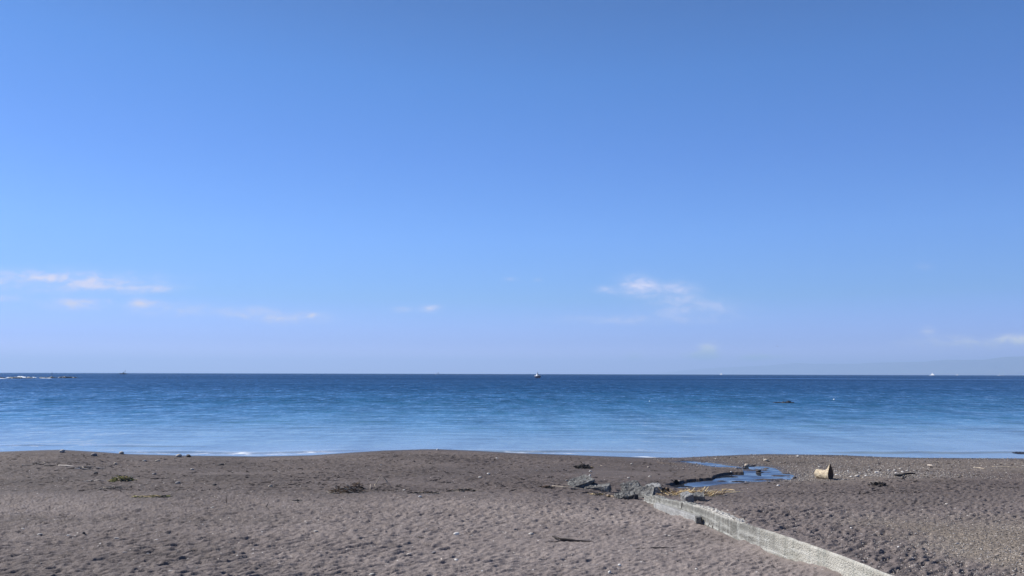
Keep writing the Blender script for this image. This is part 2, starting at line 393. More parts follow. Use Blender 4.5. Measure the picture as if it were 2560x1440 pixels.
# ------------------------------------------------------------------ stream
m = Nodes('stream_water'); v = m.coord()
m.b.inputs['Base Color'].default_value = (.035, .04, .05, 1); m.b.inputs['Roughness'].default_value = .03; m.b.inputs['IOR'].default_value = 1.33
sl = m.vmath('ADD', m.vmath('SCALE', m.vmath('SUBTRACT', m.noise(m.coord((1.3, 1.0, 1), (0, 0, .3)), 1.2, 4, .6, 1), (.5, .5, .5)), .16), m.vmath('SCALE', m.vmath('SUBTRACT', m.noise(m.coord((.9, 1.6, 1), (0, 0, .2)), 1, 2, .5, 1), (.5, .5, .5)), .4))
nn = m.vmath('NORMALIZE', m.vmath('MULTIPLY_ADD', sl, (1, 1, 0))) if False else None
cmb = m.n('ShaderNodeVectorMath', operation='MULTIPLY_ADD'); m.l(sl, cmb.inputs[0]); cmb.inputs[1].default_value = (1, 1, 0); cmb.inputs[2].default_value = (0, -.01, 1)
m.l(m.vmath('NORMALIZE', cmb.outputs[0]), m.b.inputs['Normal'])
STREAM = m.m
def sheet(name, P, z, mat, grow=.07):
    c = P.mean(0); bm = bmesh.new()
    n = len(P); ar = sum(P[i][0] * P[(i + 1) % n][1] - P[(i + 1) % n][0] * P[i][1] for i in range(n)); sg = 1 if ar > 0 else -1
    vs = []
    for i in range(n):
        t = P[(i + 1) % n] - P[i - 1]; t = t / np.hypot(*t)
        vs.append(bm.verts.new((P[i][0] + sg * t[1] * grow, P[i][1] - sg * t[0] * grow, z)))
    f = bm.faces.new(vs)
    bmesh.ops.triangulate(bm, faces=[f])
    me = from_bm(bm)
    if me.polygons[0].normal.z < 0: me.flip_normals()
    return link(name, me, mat)
tag(sheet('stream_water', PP, WP, STREAM), kind='structure')
tag(sheet('pool_water', POOL2, WP + .08, STREAM, .1), kind='structure')

# ------------------------------------------------------------------ sea
FOAM = [(0,1115.5,125,1115.5,.9,.8),(262,1116,460,1117.5,.7,.6),(300,1133,640,1138,.7,.8),(640,1138.5,870,1130,.8,.8),(430,1129,640,1133,.5,.6),(640,1133,800,1129,.5,.5),(780,1116,930,1115,.5,.55),(1000,1115,1080,1114.5,.5,.5),
        (1120,1128,1290,1132,.5,.7),(1280,1130.5,1450,1133,.6,.85),(1450,1133,1640,1134,.4,.6),(1570,1143.5,1720,1143.8,.22,1.3),(640,1121,700,1120,.4,.5),(900,1121,980,1120,.4,.4)]
RIDGE = [(1150,1128.5,1450,1129.5,.07),(1450,1129.5,1660,1131,.05),(2090,1132,2330,1133.5,.09),(2330,1133.5,2600,1131.5,.07),(300,1130,640,1134,.06),(640,1134,860,1128,.06),(0,1114,140,1114,.05),(250,1114.5,480,1116,.05)]
def build_sea():
    inv = np.concatenate([np.linspace(1 / 31.0, 1 / 200., 420), np.geomspace(1 / 204., 1 / 40000., 90)])
    ys = 1 / inv
    t = np.concatenate([np.linspace(-5, -.9, 12), np.linspace(-.84, .84, 620), np.linspace(.9, 5, 12)])
    T, Yg = np.meshgrid(t, ys); Xf = (T * Yg).ravel(); Yf = Yg.ravel()
    z = np.zeros_like(Xf); foam = np.zeros_like(Xf)
    for x0, y0, x1, y1, th, s in FOAM:
        a = on_plane(x0, y0, 0); b = on_plane(x1, y1, 0)
        yc = a[1] + (Xf - a[0]) / (b[0] - a[0]) * (b[1] - a[1]) + .35 * gn(Xf * .7, 0 * Xf + y0, 5)
        wd = sm(a[0] - .8, a[0] + .8, Xf) * sm(b[0] + .8, b[0] - .8, Xf)
        foam = foam + s * np.exp(-((Yf - yc) / th) ** 2) * wd
    for x0, y0, x1, y1, hgt in RIDGE:
        a = on_plane(x0, y0, 0); b = on_plane(x1, y1, 0)
        yc = a[1] + (Xf - a[0]) / (b[0] - a[0]) * (b[1] - a[1]) + .4 * gn(Xf * .4, 0 * Xf + y0, 6)
        wd = sm(a[0] - 2, a[0] + 2, Xf) * sm(b[0] + 2, b[0] - 2, Xf)
        e = Yf - yc
        z = z + hgt * wd * np.where(e < 0, np.exp(-(e / .22) ** 2), np.exp(-(e / .8) ** 2))
    amp = sm(36, 60, Yf) * sm(230, 120, Yf)
    z = z + amp * (.045 * fbm(Xf * .22, Yf * .55, 3, 71) + .02 * np.sin(Yf * .8 + 1.5 * gn(Xf * .05, Yf * .05, 72)))
    # patches of water colour: shallow over sand, deep beyond
    nr, nc = Yg.shape; idx = np.arange(nr * nc).reshape(nr, nc)
    q = np.stack([idx[:-1, :-1], idx[:-1, 1:], idx[1:, 1:], idx[1:, :-1]], -1).reshape(-1, 4)
    return np.stack([Xf, Yf, z], 1), q, {'foam': np.clip(foam, 0, 1.5)}
m = Nodes('sea_water')
pos = m.n('ShaderNodeNewGeometry'); sp = m.n('ShaderNodeSeparateXYZ'); m.l(pos.outputs['Position'], sp.inputs[0])
lx, ly = sp.outputs[0], sp.outputs[1]
logy = m.math('LOGARITHM', ly, 10.0)
SEA_RAMP = [(36, (.19, .235, .29)), (44, (.145, .215, .27)), (58, (.075, .165, .235)), (70, (.034, .112, .178)), (110, (.012, .070, .135)), (200, (.006, .045, .11)), (600, (.004, .030, .085)), (3000, (.004, .028, .08))]
SLOPE = [(34, .05), (44, .055), (60, .12), (110, .25), (250, .34), (700, .36), (5000, .36)]
big = m.noise(m.coord((.03, .03, 1), which='Object'), 1, 3, .5)
rp = m.n('ShaderNodeValToRGB'); els = rp.color_ramp.elements
while len(els) < len(SEA_RAMP): els.new(.5)
for e, (y, c) in zip(els, SEA_RAMP): e.position = (math.log10(y) - 1.5) / 2.5; e.color = (*c, 1)
wob = m.math('ADD', logy, m.math('MULTIPLY', m.math('SUBTRACT', big, .5), .30))
m.l(m.math('DIVIDE', m.math('SUBTRACT', wob, 1.5), 2.5), rp.inputs[0])
rs = m.n('ShaderNodeValToRGB'); els = rs.color_ramp.elements
while len(els) < len(SLOPE): els.new(.5)
for e, (y, s) in zip(els, SLOPE): e.position = (math.log10(y) - 1.5) / 2.5; e.color = (s, s, s, 1)
m.l(m.math('DIVIDE', m.math('SUBTRACT', logy, 1.5), 2.5), rs.inputs[0])
# gusts and slicks: long streaks along the shore
streak = m.noise(m.coord((.010, .06, 1)), 1, 4, .55)
streak2 = m.noise(m.coord((.0006, .006, 1), loc=(3, 1, 0)), 1, 3, .5)
slope = m.math('MULTIPLY', rs.outputs[0], m.math('MULTIPLY', m.range(streak, .3, .7, .9, 1.1), m.range(streak2, .35, .65, .85, 1.12)))
# a smooth slick lying far out on the right
slick_c = m.math('SUBTRACT', ly, m.math('MULTIPLY_ADD', lx, -.6, 900.))
slick = m.math('MULTIPLY', m.math('EXPONENT', m.math('MULTIPLY', m.math('POWER', m.math('DIVIDE', slick_c, 75.), 2.), -1.)), m.range(lx, 120., 300.))
slope = m.math('MULTIPLY', slope, m.math('MULTIPLY_ADD', slick, -.45, 1.))
w1 = m.vmath('SUBTRACT', m.noise(m.coord((2.2, 1.3, 1)), 1, 4, .62, 1), (.5, .5, .5))
w2 = m.vmath('SUBTRACT', m.noise(m.coord((.5, .26, 1), (0, 0, .2)), 1, 3, .55, 1), (.5, .5, .5))
ws = m.n('ShaderNodeVectorMath', operation='MULTIPLY_ADD'); m.l(w2, ws.inputs[0]); ws.inputs[1].default_value = (.8, .8, 0); m.l(w1, ws.inputs[2])
s1 = m.n('ShaderNodeVectorMath', operation='SCALE'); m.l(ws.outputs[0], s1.inputs[0]); m.l(m.math('MULTIPLY', slope, 2.4), s1.inputs['Scale'])
fl = m.n('ShaderNodeVectorMath', operation='MULTIPLY_ADD'); m.l(s1.outputs[0], fl.inputs[0]); fl.inputs[1].default_value = (1, .8, 0)
# the steep faces of the wavelets running in look towards the shore
face = m.n('ShaderNodeCombineXYZ'); m.l(m.math('MULTIPLY', slope, -.74), face.inputs[1])
m.l(m.vmath('ADD', face.outputs[0], pos.outputs['Normal']), fl.inputs[2])
m.l(m.vmath('NORMALIZE', fl.outputs[0]), m.b.inputs['Normal'])
fo = m.attr('foam'); fn = m.noise(m.coord((1.1, 3.2, 1)), 1, 5, .65)
ff = m.range(m.math('MULTIPLY', fo, fn), .32, .66)
body = m.mix(m.range(m.noise(m.coord((.22, .05, 1)), 1, 3, .5), .3, .7), m.mix(1., rp.outputs[0], (.8, .8, .8), 'MULTIPLY'), m.mix(1., rp.outputs[0], (1.2, 1.2, 1.2), 'MULTIPLY'))
m.l(m.mix(ff, body, (.75, .77, .8)), m.b.inputs['Base Color'])
m.l(m.range(ff, 0., 1., .06, .8, False), m.b.inputs['Roughness']); m.b.inputs['IOR'].default_value = 1.33
SEA = m.m
co, q, at = build_sea()
tag(link('sea', np_mesh('sea', co, q, at), SEA), kind='structure')

# ------------------------------------------------------------------ far hills and the air
def build_hills():
    D = 46000
    def dist(px): return np.interp(px, [1640, 1900, 2300, 2560], [80000, 68000, 52000, 46000])
    prof = [(1640,934.5),(1700,927),(1767,921),(1834,917.5),(1915,914),(1989,907.5),(2036,909.5),(2137,909.5),(2177,906.5),(2305,904.5),(2372,899.5),(2420,899.5),(2466,898.5),(2506,892.5),(2560,890.5),(2640,884),(2760,880),(2900,886),(3100,900),(3300,920)]
    pts = []
    for px, py in prof:
        d = ray(px, py); D = float(dist(px)); pts.append((d[0] * D, CAM_H + d[2] * D, D))
    pts = np.array(pts)
    us = np.linspace(0, len(pts) - 1, 260); ii = np.arange(len(pts)); xs, hs, ds = (np.interp(us, ii, pts[:, c]) for c in range(3))
    hs = np.maximum(hs + 18 * fbm(xs / 1500, 0 * xs, 4, 7), 0)
    js = np.linspace(-1, 1, 25)
    X, J = np.meshgrid(xs, js); Hh = np.broadcast_to(hs, X.shape)
    fall = np.clip(1 - np.abs(J), 0, 1) ** .8
    Z = Hh * fall * (1 + .12 * fbm(X / 1400, J * 4, 3, 8) * (1 - fall)) - 8 * (fall < .01)
    Yv = ds[None, :] + J * 4000
    nr, nc = X.shape; idx = np.arange(nr * nc).reshape(nr, nc)
    q = np.stack([idx[:-1, :-1], idx[:-1, 1:], idx[1:, 1:], idx[1:, :-1]], -1).reshape(-1, 4)
    return np.stack([X.ravel(), Yv.ravel(), Z.ravel()], 1), q
m = Nodes('wooded_hills')
m.l(m.mix(m.range(m.noise(m.coord((.001, .001, .002)), 1, 5, .6), .35, .65), (.04, .06, .035), (.09, .1, .07)), m.b.inputs['Base Color']); m.b.inputs['Roughness'].default_value = .95
co, q = build_hills()
tag(link('hills', np_mesh('hills', co, q), m.m), kind='structure')

HAZE_DENSITY = 4.2e-5
HAZE_COLOR = (.50, .70, 1.0)
bm = bmesh.new(); bmesh.ops.create_cube(bm, size=1)
bmesh.ops.scale(bm, vec=(150000, 92000, 1604), verts=bm.verts); bmesh.ops.translate(bm, vec=(0, 42000, 798), verts=bm.verts)
hm = bpy.data.materials.new('haze_air'); hm.use_nodes = True; hm.node_tree.nodes.clear()
pv = hm.node_tree.nodes.new('ShaderNodeVolumePrincipled'); ho = hm.node_tree.nodes.new('ShaderNodeOutputMaterial')
pv.inputs['Density'].default_value = HAZE_DENSITY; pv.inputs['Anisotropy'].default_value = .1; pv.inputs['Color'].default_value = (*HAZE_COLOR, 1)
hm.node_tree.links.new(pv.outputs[0], ho.inputs['Volume'])
tag(link('haze', from_bm(bm), hm), kind='stuff')
#OBJECTS
# ------------------------------------------------------------------ builders
rnd = random.Random(7)
def nz(v, s, seed): return mnoise.noise(Vector(v) * s + Vector((seed * 3.7, seed * 1.3, seed * 2.1)))
def stone_mesh(w, dp, h, seed, sub=3, lump=.22):
    bm = bmesh.new(); bmesh.ops.create_icosphere(bm, subdivisions=sub, radius=.5)
    for v in bm.verts:
        k = 1 + lump * nz(v.co, 2.2, seed) + .3 * lump * nz(v.co, 6, seed + 5)
        v.co *= k
        v.co = Vector((v.co.x * w, v.co.y * dp, v.co.z * h))
    return from_bm(bm)
def chunk_mesh(sx, sy, sz, seed, n=16, rough=.03, cuts=3):
    """a broken block: hull of jittered box points, roughened"""
    rr = random.Random(seed); bm = bmesh.new()
    for i in range(n):
        c = [rr.choice((-.5, .5)) * rr.uniform(.78, 1) for _ in range(3)]
        if i >= 8: c[rr.randrange(3)] *= rr.uniform(-.6, .6)
        else: c = [(.5 if (i >> k) & 1 else -.5) * rr.uniform(.72, 1) for k in range(3)]
        bm.verts.new((c[0] * sx, c[1] * sy, c[2] * sz))
    g = bmesh.ops.convex_hull(bm, input=bm.verts)
    bmesh.ops.delete(bm, geom=list({e for e in g['geom_interior'] + g['geom_unused'] if isinstance(e, bmesh.types.BMVert)}), context='VERTS')
    bmesh.ops.triangulate(bm, faces=bm.faces)
    for _ in range(cuts):
        bmesh.ops.subdivide_edges(bm, edges=[e for e in bm.edges if e.calc_length() > .035], cuts=1, use_grid_fill=True)
        bmesh.ops.triangulate(bm, faces=bm.faces)
    bm.normal_update(); s = min(sx, sy, sz)
    for v in bm.verts:
        v.co += v.normal * (rough * (nz(v.co, 9, seed) + .7 * nz(v.co, 25, seed + 2)))
    return from_bm(bm)
def tube(bm, pts, rad, sides=6):
    pts = [Vector(p) for p in pts]; rings = []
    for i, p in enumerate(pts):
        t = (pts[min(i + 1, len(pts) - 1)] - pts[max(i - 1, 0)]).normalized()
        a = t.orthogonal().normalized(); b = t.cross(a)
        r = rad[i] if isinstance(rad, (list, tuple)) else rad
        rings.append([bm.verts.new(p + a * (r * math.cos(k * 2 * math.pi / sides)) + b * (r * math.sin(k * 2 * math.pi / sides))) for k in range(sides)])
    for A, B in zip(rings, rings[1:]):
        for k in range(sides): bm.faces.new((A[k], A[(k + 1) % sides], B[(k + 1) % sides], B[k]))
    bm.faces.new(rings[0][::-1]); bm.faces.new(rings[-1])
def px_m(P): return (Vector(P) - Vector((0, 0, CAM_H))).length / F      # metres per photo pixel there

def stone(px, py, wpx, mat, label, hk=.62, seed=None, dk=.8, name='beach_stone', cat='stone', group=None, sink=.22):
    seed = seed or int(px * 3 + py)
    P = G(px, py); k = px_m(P); wd = wpx * k; h = wd * hk
    o = link(name, stone_mesh(wd, wd * dk, h, seed), MT[mat], loc=(P.x, P.y, P.z + h * (.5 - sink)), rot=(rnd.uniform(-.2, .2), rnd.uniform(-.2, .2), rnd.uniform(-.8, .8)), smooth=True)
    return tag(o, label, cat, group)
STONES = [
 (155,1131,14,'pale','pale oblong stone perched on the berm crest at the far left',.7),(235,1140,16,'grey','dark rounded stone below the berm crest, right of the pale oblong stone',.65),
 (304,1135,15,'tan','tan half buried stone on the sandy crest against the sea',.6),(447,1142.5,18,'pale','largest two toned stone on the crest beside a smaller black stone',.6),
 (471,1142,15,'dark','small black stone just right of the large crest stone',.55),(361,1154,12,'pale','flat pale stone on smooth sand below the tan crest stone',.5),
 (394,1154,14,'tan','flat brown stone level with and right of the flat pale stone',.45),(481,1175,12,'pale','single pale stone on smooth sand below the two crest stones',.5),
 (385,1187,13,'grey','wedge shaped grey stone on the sand above the green straw clump',.5),(444,1210,14,'grey','smooth grey stone casting a dark shadow right of the green straw clump',.6),
 (536,1214,12,'dark','dark stone on sand between green straw clump and brown brush pile',.6),(239,1185,13,'dark','black lump on the sand upper left of the green straw clump',.55),
 (288,1161,9,'tan','small tan stone beside a thin stick on the left upper beach',.7),(99,1338,14,'pale','flat pale stone on rippled sand near the left edge',.4),
 (209,1338,9,'dark','small black upright pointed stone on the rippled sand',1.3),(552,1163,16,'dark','long dark lump on the sand below the crest, left of centre',.4),
 (531,1271,10,'pale','round pale stone bedded in the rippled sand left of the brush pile',.6),(676,1218,13,'tan','squarish brown stone left of the brown brush pile',.7),
 (1221,1186,10,'white','white topped stone on the upper beach near the centre',.6),(1200,1195,12,'pale','low pale stone just left of and below the white topped stone',.5),
 (1141,1337,17,'white','large smooth white stone in the middle of the open sand',.5),(1181,1341,8,'pale','small pale stone right of the large smooth white stone',.7),
 (1141,1403,12,'white','round white pebble below the large white stone',.75),(1085,1384,13,'grey','grey brown stone with dark shaded side left of the round white pebble',.6),
 (1050,1243,11,'white','white stone with black shadow right of the brush pile',.5),(1094,1125.5,8,'white','tiny white stone on top of the middle crest',.7),
 (790,1330,14,'pale','flat whitish stone on the rippled sand left of centre',.35),(929,1438,17,'pale','pale flat stone cut by the bottom edge of the picture',.4),
 (1075,1437,10,'pale','small pale stone at the bottom edge, right of the flat one',.5),(1327,1338,15,'pale','rounded cream stone to the left of the forked stick',.6),
 (1549,1416,12,'white','cream stone with a dark right side, near the bottom edge',.7),(1524,1434,10,'white','knobbly white shell like stone below the cream stone',1.0),
 (1741,1425,8,'white','round white pebble left of the concrete wall foot',.8),(1476,1180,9,'white','white pebble on the sand right of the dark seaweed clump',.6),
 (1475,1190,8,'white','white pebble just below the one near the seaweed clump',.65),(1579,1161,8,'pale','pale pebble on smooth sand between seaweed clump and stream',.6),
 (1621,1169,8,'tan','tan pebble on smooth sand left of the upper stream arm',.6),(1572,1196,9,'pale','pale pebble above the rough concrete boulder',.55),
 (1624,1192,10,'pale','flat pale stone between the concrete blocks and the stream bank',.4),(1417,1203,10,'grey','grey stone left of the large tilted concrete slab',.6),
 (1915,1153,15,'tan','large tan stone on gravel behind the stream bend',.55),(1867,1166,14,'tan','tan boulder standing in the upper arm of the stream',.7),
 (1841,1172,10,'grey','rounded grey stone on the sandbar in the stream',.6),(1896,1179,15,'dark','black wet stone in the middle of the stream bend',.45),
 (1885,1188.5,6,'white','tiny white stone in the open water of the stream bend',.7),(1995,1141.5,8,'white','white stone on the skyline above the stream bend',.5),
 (2049,1168,9,'pale','pale flat stone left above the cut log',.45),(1946,1215,11,'white','long white stone on the sand below the stream bend',.45),
 (1986,1196,11,'dark','dark stone at the right tip of the stream',.6),(2128,1322,7,'white','small white pebble on the sand right of the concrete wall',.7),
 (2246,1369,6,'white','tiny white pebble on grey gravel far right of the wall',.8),(2367,1262,8,'pale','pale stone on trodden sand at the right',.6),
 (1741,1160,6,'grey','little grey stone beside the tip of the stream',.6),(1744,1166,6,'pale','pale stone on the sand edge under the upper stream arm',.6),
 (1790,1148,7,'pale','pale stone on gravel above the upper stream arm',.6),(1828,1182,6,'white','white pebble on the lip of the dark stream bank',.6),
 (1912,1193,7,'white','white stone at the lower edge of the wet sandbar',.5),(1932,1193,6,'white','white stone on the right half of the wet sandbar',.5),
 (1698,1207,6,'pale','pale pebble on the lip of the bank near the concrete blocks',.6),(572,1296,7,'pale','pale chip on rippled sand right of centre left',.6)]
for s in STONES: stone(s[0], s[1], s[2] * .8, s[3], s[4], s[5])
# white pebbles washed up in the gravel between the cut log and the bent branch
for i, (px, py, wp) in enumerate([(2092,1188,9),(2103,1192,7),(2115,1186,6),(2128,1193,8),(2143,1192,14),(2150,1184,8),(2165,1190,7),(2171,1177,7),(2178,1189,6),(2190,1182,9),(2196,1180,8),(2204,1187,5),(2120,1178,6),(2237,1177,9),(2251,1173,8),(2256,1180,7),(2268,1178,8),(2286,1177,6),(2240,1183,6),(2105,1181,5),(2158,1195,7),(2221,1176,6)]):
    stone(px, py, wp * .78, 'white' if i % 3 == 0 else 'pale', 'small white stone in the gravel strip between the cut log and the bent branch', .5, 300 + i, group='white stones in the gravel by the log')
# small chips lying about the near sand
CHIPS = [(57,1323,8),(1005,1317,10),(1022,1387,13),(1010,1226,8),(952,1162,7),(765,1349,5),(1242,1146,7),(1674,1341,9),(1606,1319,5),(1495,1314,5),(429,1430,14),(390,1331,6),(172,1340,8),(188,1341,6),(292,1348,12),(391,1351,9),(1083,1437,6),(312,1382,9),(370,1385,6),(1320,1401,9),(1430,1388,6),(1493,1413,6),(1336,1425,5),(1360,1375,5),(1440,1350,4),(1280,1398,6),(1285,1382,6),(1074,1413,8),(1062,1341,5),(597,1358,5),(660,1386,6),(690,1398,6),(546,1399,6),(506,1312,6),(845,1405,5),(2078,1413,6),(2000,1300,6),(2030,1280,5),(2224,1342,6),(2118,1340,6),(2300,1330,5),(2490,1342,6),(2420,1290,5)]
for i, (px, py, wp) in enumerate(CHIPS):
    stone(px, py, wp, ('white', 'pale', 'bleached')[i % 3], 'tiny pale shell chip lying loose on the open grey sand', .35, 500 + i, .45, 'shell_chip', 'shell chip', 'pale chips scattered over the sand')

# gravel too fine to count
def gravel(name, n, sampler, size, mats, seed):
    rr = random.Random(seed); bm = bmesh.new()
    ico = bmesh.new(); bmesh.ops.create_icosphere(ico, subdivisions=1, radius=.5); vs = [v.co.copy() for v in ico.verts]; fs = [[v.index for v in f.verts] for f in ico.faces]; ico.free()
    P = [sampler(rr) for _ in range(n)]
    X = np.array([p[0] for p in P]); Y = np.array([p[1] for p in P]); Z = gz(X, Y)
    V = []; Fc = []; mi = []
    for x, y, z in zip(X, Y, Z):
        s = size(rr); a = rr.uniform(0, 6.28); c, sn = math.cos(a), math.sin(a); e = rr.uniform(.5, .9); hh = rr.uniform(.4, .7); o = len(V); q = rr.randrange(len(mats))
        for v in vs:
            j = rr.uniform(.8, 1.15); vx, vy, vz = v.x * s * j, v.y * s * e * j, v.z * s * hh * j
            V.append((x + vx * c - vy * sn, y + vx * sn + vy * c, z + s * .12 + vz))
        Fc += [[o + k for k in f] for f in fs]; mi += [q] * len(fs)
    me = bpy.data.meshes.new(name); me.from_pydata(V, [], Fc)
    for mm in mats: me.materials.append(MT[mm])
    me.polygons.foreach_set('material_index', mi)
    o = link(name, me, smooth=True); tag(o, kind='stuff'); return o
def s_near(rr):
    y = 1 / rr.uniform(1 / 14.0, 1 / 8.6); x = 4.45 - .07 * (y - 8) + (rr.random() ** .8) * (y * .75 - 2.6); return (x, y)
def s_log(rr):
    while True:
        x = rr.gauss(10.8, 2.6); y = rr.gauss(24.2, 1.3)
        if y < 27.5 and x > 7.6 and not (inside(np.array([x]), np.array([y]), PP)[0]) and y > 22.6: return (x, y)
def s_crest(rr):
    y = rr.uniform(26.0, 30.2); return (rr.uniform(5.5, 22) , y)
def s_sand(rr):
    y = 1 / rr.uniform(1 / 30., 1 / 8.6); x = rr.uniform(-.75, .75) * y
    while inside(np.array([x]), np.array([y]), PP)[0] or abs(x - wall_x(y)) < .5: x = rr.uniform(-.75, .75) * y
    return (x, y)
gravel('near_gravel', 9000, s_near, lambda r: r.choice((.012, .015, .018, .022, .03)), ['grey', 'tan', 'pale', 'grey', 'dark'], 1)
gravel('shore_gravel', 3600, s_log, lambda r: r.choice((.02, .028, .036, .05)), ['grey', 'pale', 'tan', 'grey', 'grey'], 2)
gravel('crest_gravel', 3200, s_crest, lambda r: r.choice((.022, .03, .04, .055)), ['grey', 'tan', 'dark', 'pale', 'grey'], 3)
gravel('sand_grit', 2600, s_sand, lambda r: r.choice((.012, .016, .02, .028)), ['grey', 'dark', 'pale', 'dark'], 4)

# bits of weed and twig strewn along the strand, beyond counting
def litter():
    rr = random.Random(77); bm = bmesh.new(); n = 0
    while n < 900:
        px = rr.uniform(0, 2560); py = 1136 + 112 * rr.random()
        d = ray(px, py); y = (CAM_H - .9) / -d[2]; x = d[0] * y
        if mnoise.noise(Vector((x * .45, y * .8, 3))) < .02 or not (17 < y < 29.6) or abs(x - wall_x(y)) < .5: continue
        if inside(np.array([x]), np.array([y]), PP)[0]: continue
        z = float(gz(x, y)[0]); a = rr.gauss(0, .5); l = rr.uniform(.03, .16); dx, dy = math.cos(a) * l, math.sin(a) * l
        r = rr.uniform(.004, .012); h = rr.uniform(0, .02); b = rr.gauss(0, .02)
        tube(bm, [(x - dx / 2, y - dy / 2, z + r), (x, y + b, z + r + h), (x + dx / 2, y + dy / 2, z + r)], [r, r * 1.2, r * .6], 4); n += 1
    tag(link('strand_litter', from_bm(bm), MT['twig']), kind='stuff')
litter()
# ------------------------------------------------------------------ concrete wall and its broken end
def concrete(name, light, dark, edge=(.55, .55, .52)):
    m = Nodes(name); v = m.coord(which='Object')
    base = m.mix(m.range(m.noise(m.coord((3, 1.2, 3)), 1, 5, .65), .3, .7), dark, light)
    streak = m.noise(m.coord((9, 14, .8)), 1, 4, .6)
    base = m.mix(m.math('MULTIPLY', m.range(streak, .45, .7), .55), base, (.36, .36, .33))
    base = m.mix(m.math('MULTIPLY', m.range(m.noise(m.coord((6, 8, 1.2), loc=(4, 0, 0)), 1, 4, .6), .55, .72), .5), base, (.10, .105, .10))
    agg = m.n('ShaderNodeTexVoronoi'); agg.inputs['Scale'].default_value = 45; m.l(v, agg.inputs['Vector'])
    ac = m.n('ShaderNodeSeparateColor'); m.l(agg.outputs['Color'], ac.inputs[0])
    base = m.mix(.55, base, m.mix(ac.outputs[0], (.7, .7, .7), (1.3, 1.3, 1.3)), 'MULTIPLY')
    if False: pass
    m.l(base, m.b.inputs['Base Color']); m.b.inputs['Roughness'].default_value = .9; m.b.inputs['Specular IOR Level'].default_value = .2
    m.bump(m.math('ADD', m.noise(v, 30, 4, .7), m.math('MULTIPLY', agg.outputs['Distance'], -.8)), .02, .8)
    return m
RUB = concrete('rubble_concrete', (.165, .158, .145), (.08, .077, .072)).m
PALE_RUB = concrete('pale_concrete', (.34, .335, .32), (.2, .197, .19)).m
m = concrete('wall_concrete', (.19, .183, .16), (.10, .098, .087))
old = m.b.inputs['Base Color'].links[0].from_socket
g_ = m.n('ShaderNodeNewGeometry'); sp_ = m.n('ShaderNodeSeparateXYZ'); m.l(g_.outputs['Position'], sp_.inputs[0])
bleach = m.range(m.math('ADD', sp_.outputs[1], m.math('MULTIPLY', m.noise(m.coord((1, 1.5, 2.5)), 1, 3, .5), 2.2)), 13.4, 11.6)
pal = m.mix(m.range(m.noise(m.coord((6, 2, 4)), 1, 5, .65), .3, .7), (.29, .275, .23), (.45, .43, .37))
pal = m.mix(m.math('MULTIPLY', m.range(m.noise(m.coord((5, 13, .9), loc=(1, 2, 0)), 1, 4, .6), .48, .66), .6), pal, (.17, .18, .155))
colw = m.mix(m.math('MULTIPLY', bleach, .85), old, pal)
# lime lines left along the shuttering boards
lime = m.attr('lime'); colw = m.mix(m.math('MULTIPLY', lime, m.range(m.noise(m.coord((2, 3.5, 20)), 1, 4, .6), .38, .58)), colw, (.46, .455, .41))
colw = m.mix(m.attr('crumb'), colw, m.mix(m.range(m.noise(m.coord((16, 16, 16)), 1, 3, .6), .35, .6), (.19, .175, .15), (.50, .475, .42)))
m.l(colw, m.b.inputs['Base Color'])
WALLM = m.m
def build_wall():
    ys = np.linspace(6.2, 18.0, 330)
    prof_u = np.array([0, .12, .25, .37, .42, .45, .55, .7, .82, .93, 1.0])   # up the left face
    tp = np.linspace(0, 1, 9)[1:]
    V = []; lime = []; crumb = []; nrow = len(prof_u) + len(tp) + 1
    for y in ys:
        x = float(wall_x(y)); zb = float(np.interp(y, YB, ZB)) - .18; zt = float(np.interp(y, *WALL_TOP))
        zt += .010 * nz((y, 0, 0), 1.5, 1) + .010 * nz((y, 3, 0), 5, 1)
        end = max(0, (y - 15.9)); zt -= .02 * end ** 1.5 + .03 * end * nz((y, 9, 0), 6, 2)
        wth = .25 + .05 * nz((y, 1, 0), .8, 5)
        rough_top = 1.0 if 12.2 < y < 15.4 else .35; sink = 0 if y > 12.6 else .035
        for u in prof_u:
            dx = .006 * nz((y, u, 2), 3, 3) + .004 * nz((y, u * 3, 2), 12, 3) + (.006 if u > .43 else 0) - .03 * max(0, u - .93) / .07 * -.5
            V.append((x + dx + .03 * u, y, zb + (zt - zb) * u))
            lime.append(max(.8 * math.exp(-((u - .43) / .03) ** 2), .5 * math.exp(-((u - .7) / .02) ** 2), .4 * (u > .95))); crumb.append(.7 * (u > .95) * (12.3 < y < 14.7))
        for t in tp:
            V.append((x + .03 + wth * t, y, zt + rough_top * (.022 * nz((x + t, y, 1), 10, 8) + .018 * nz((t * .5, y, 1), 26, 9)) + (.012 if rough_top == 1 else -.006) * math.sin(t * 3) - .02 * t - sink * min(1, t * 5))); lime.append(.1); crumb.append(float(12.3 < y < 14.7))
        V.append((x + .03 + wth, y, zt - .6)); lime.append(0); crumb.append(0)
    n = nrow; nr = len(ys); idx = np.arange(nr * n).reshape(nr, n)
    q = np.stack([idx[:-1, :-1], idx[1:, :-1], idx[1:, 1:], idx[:-1, 1:]], -1).reshape(-1, 4)
    me = np_mesh('concrete_wall', np.array(V), q, {'lime': np.array(lime), 'crumb': np.array(crumb, float)})
    bm = bmesh.new(); bm.from_mesh(me)
    bm.verts.ensure_lookup_table()
    for r_ in (0, nr - 1):
        f = [bm.verts[i] for i in idx[r_]]; bm.faces.new(f if r_ == 0 else f[::-1])
    bmesh.ops.recalc_face_normals(bm, faces=bm.faces); bm.to_mesh(me); bm.free()
    me.polygons.foreach_set('use_smooth', [False] * len(me.polygons)); return me
wall = tag(link('concrete_wall', build_wall(), WALLM), 'low weathered concrete wall running from the bottom edge towards the sea', 'wall')
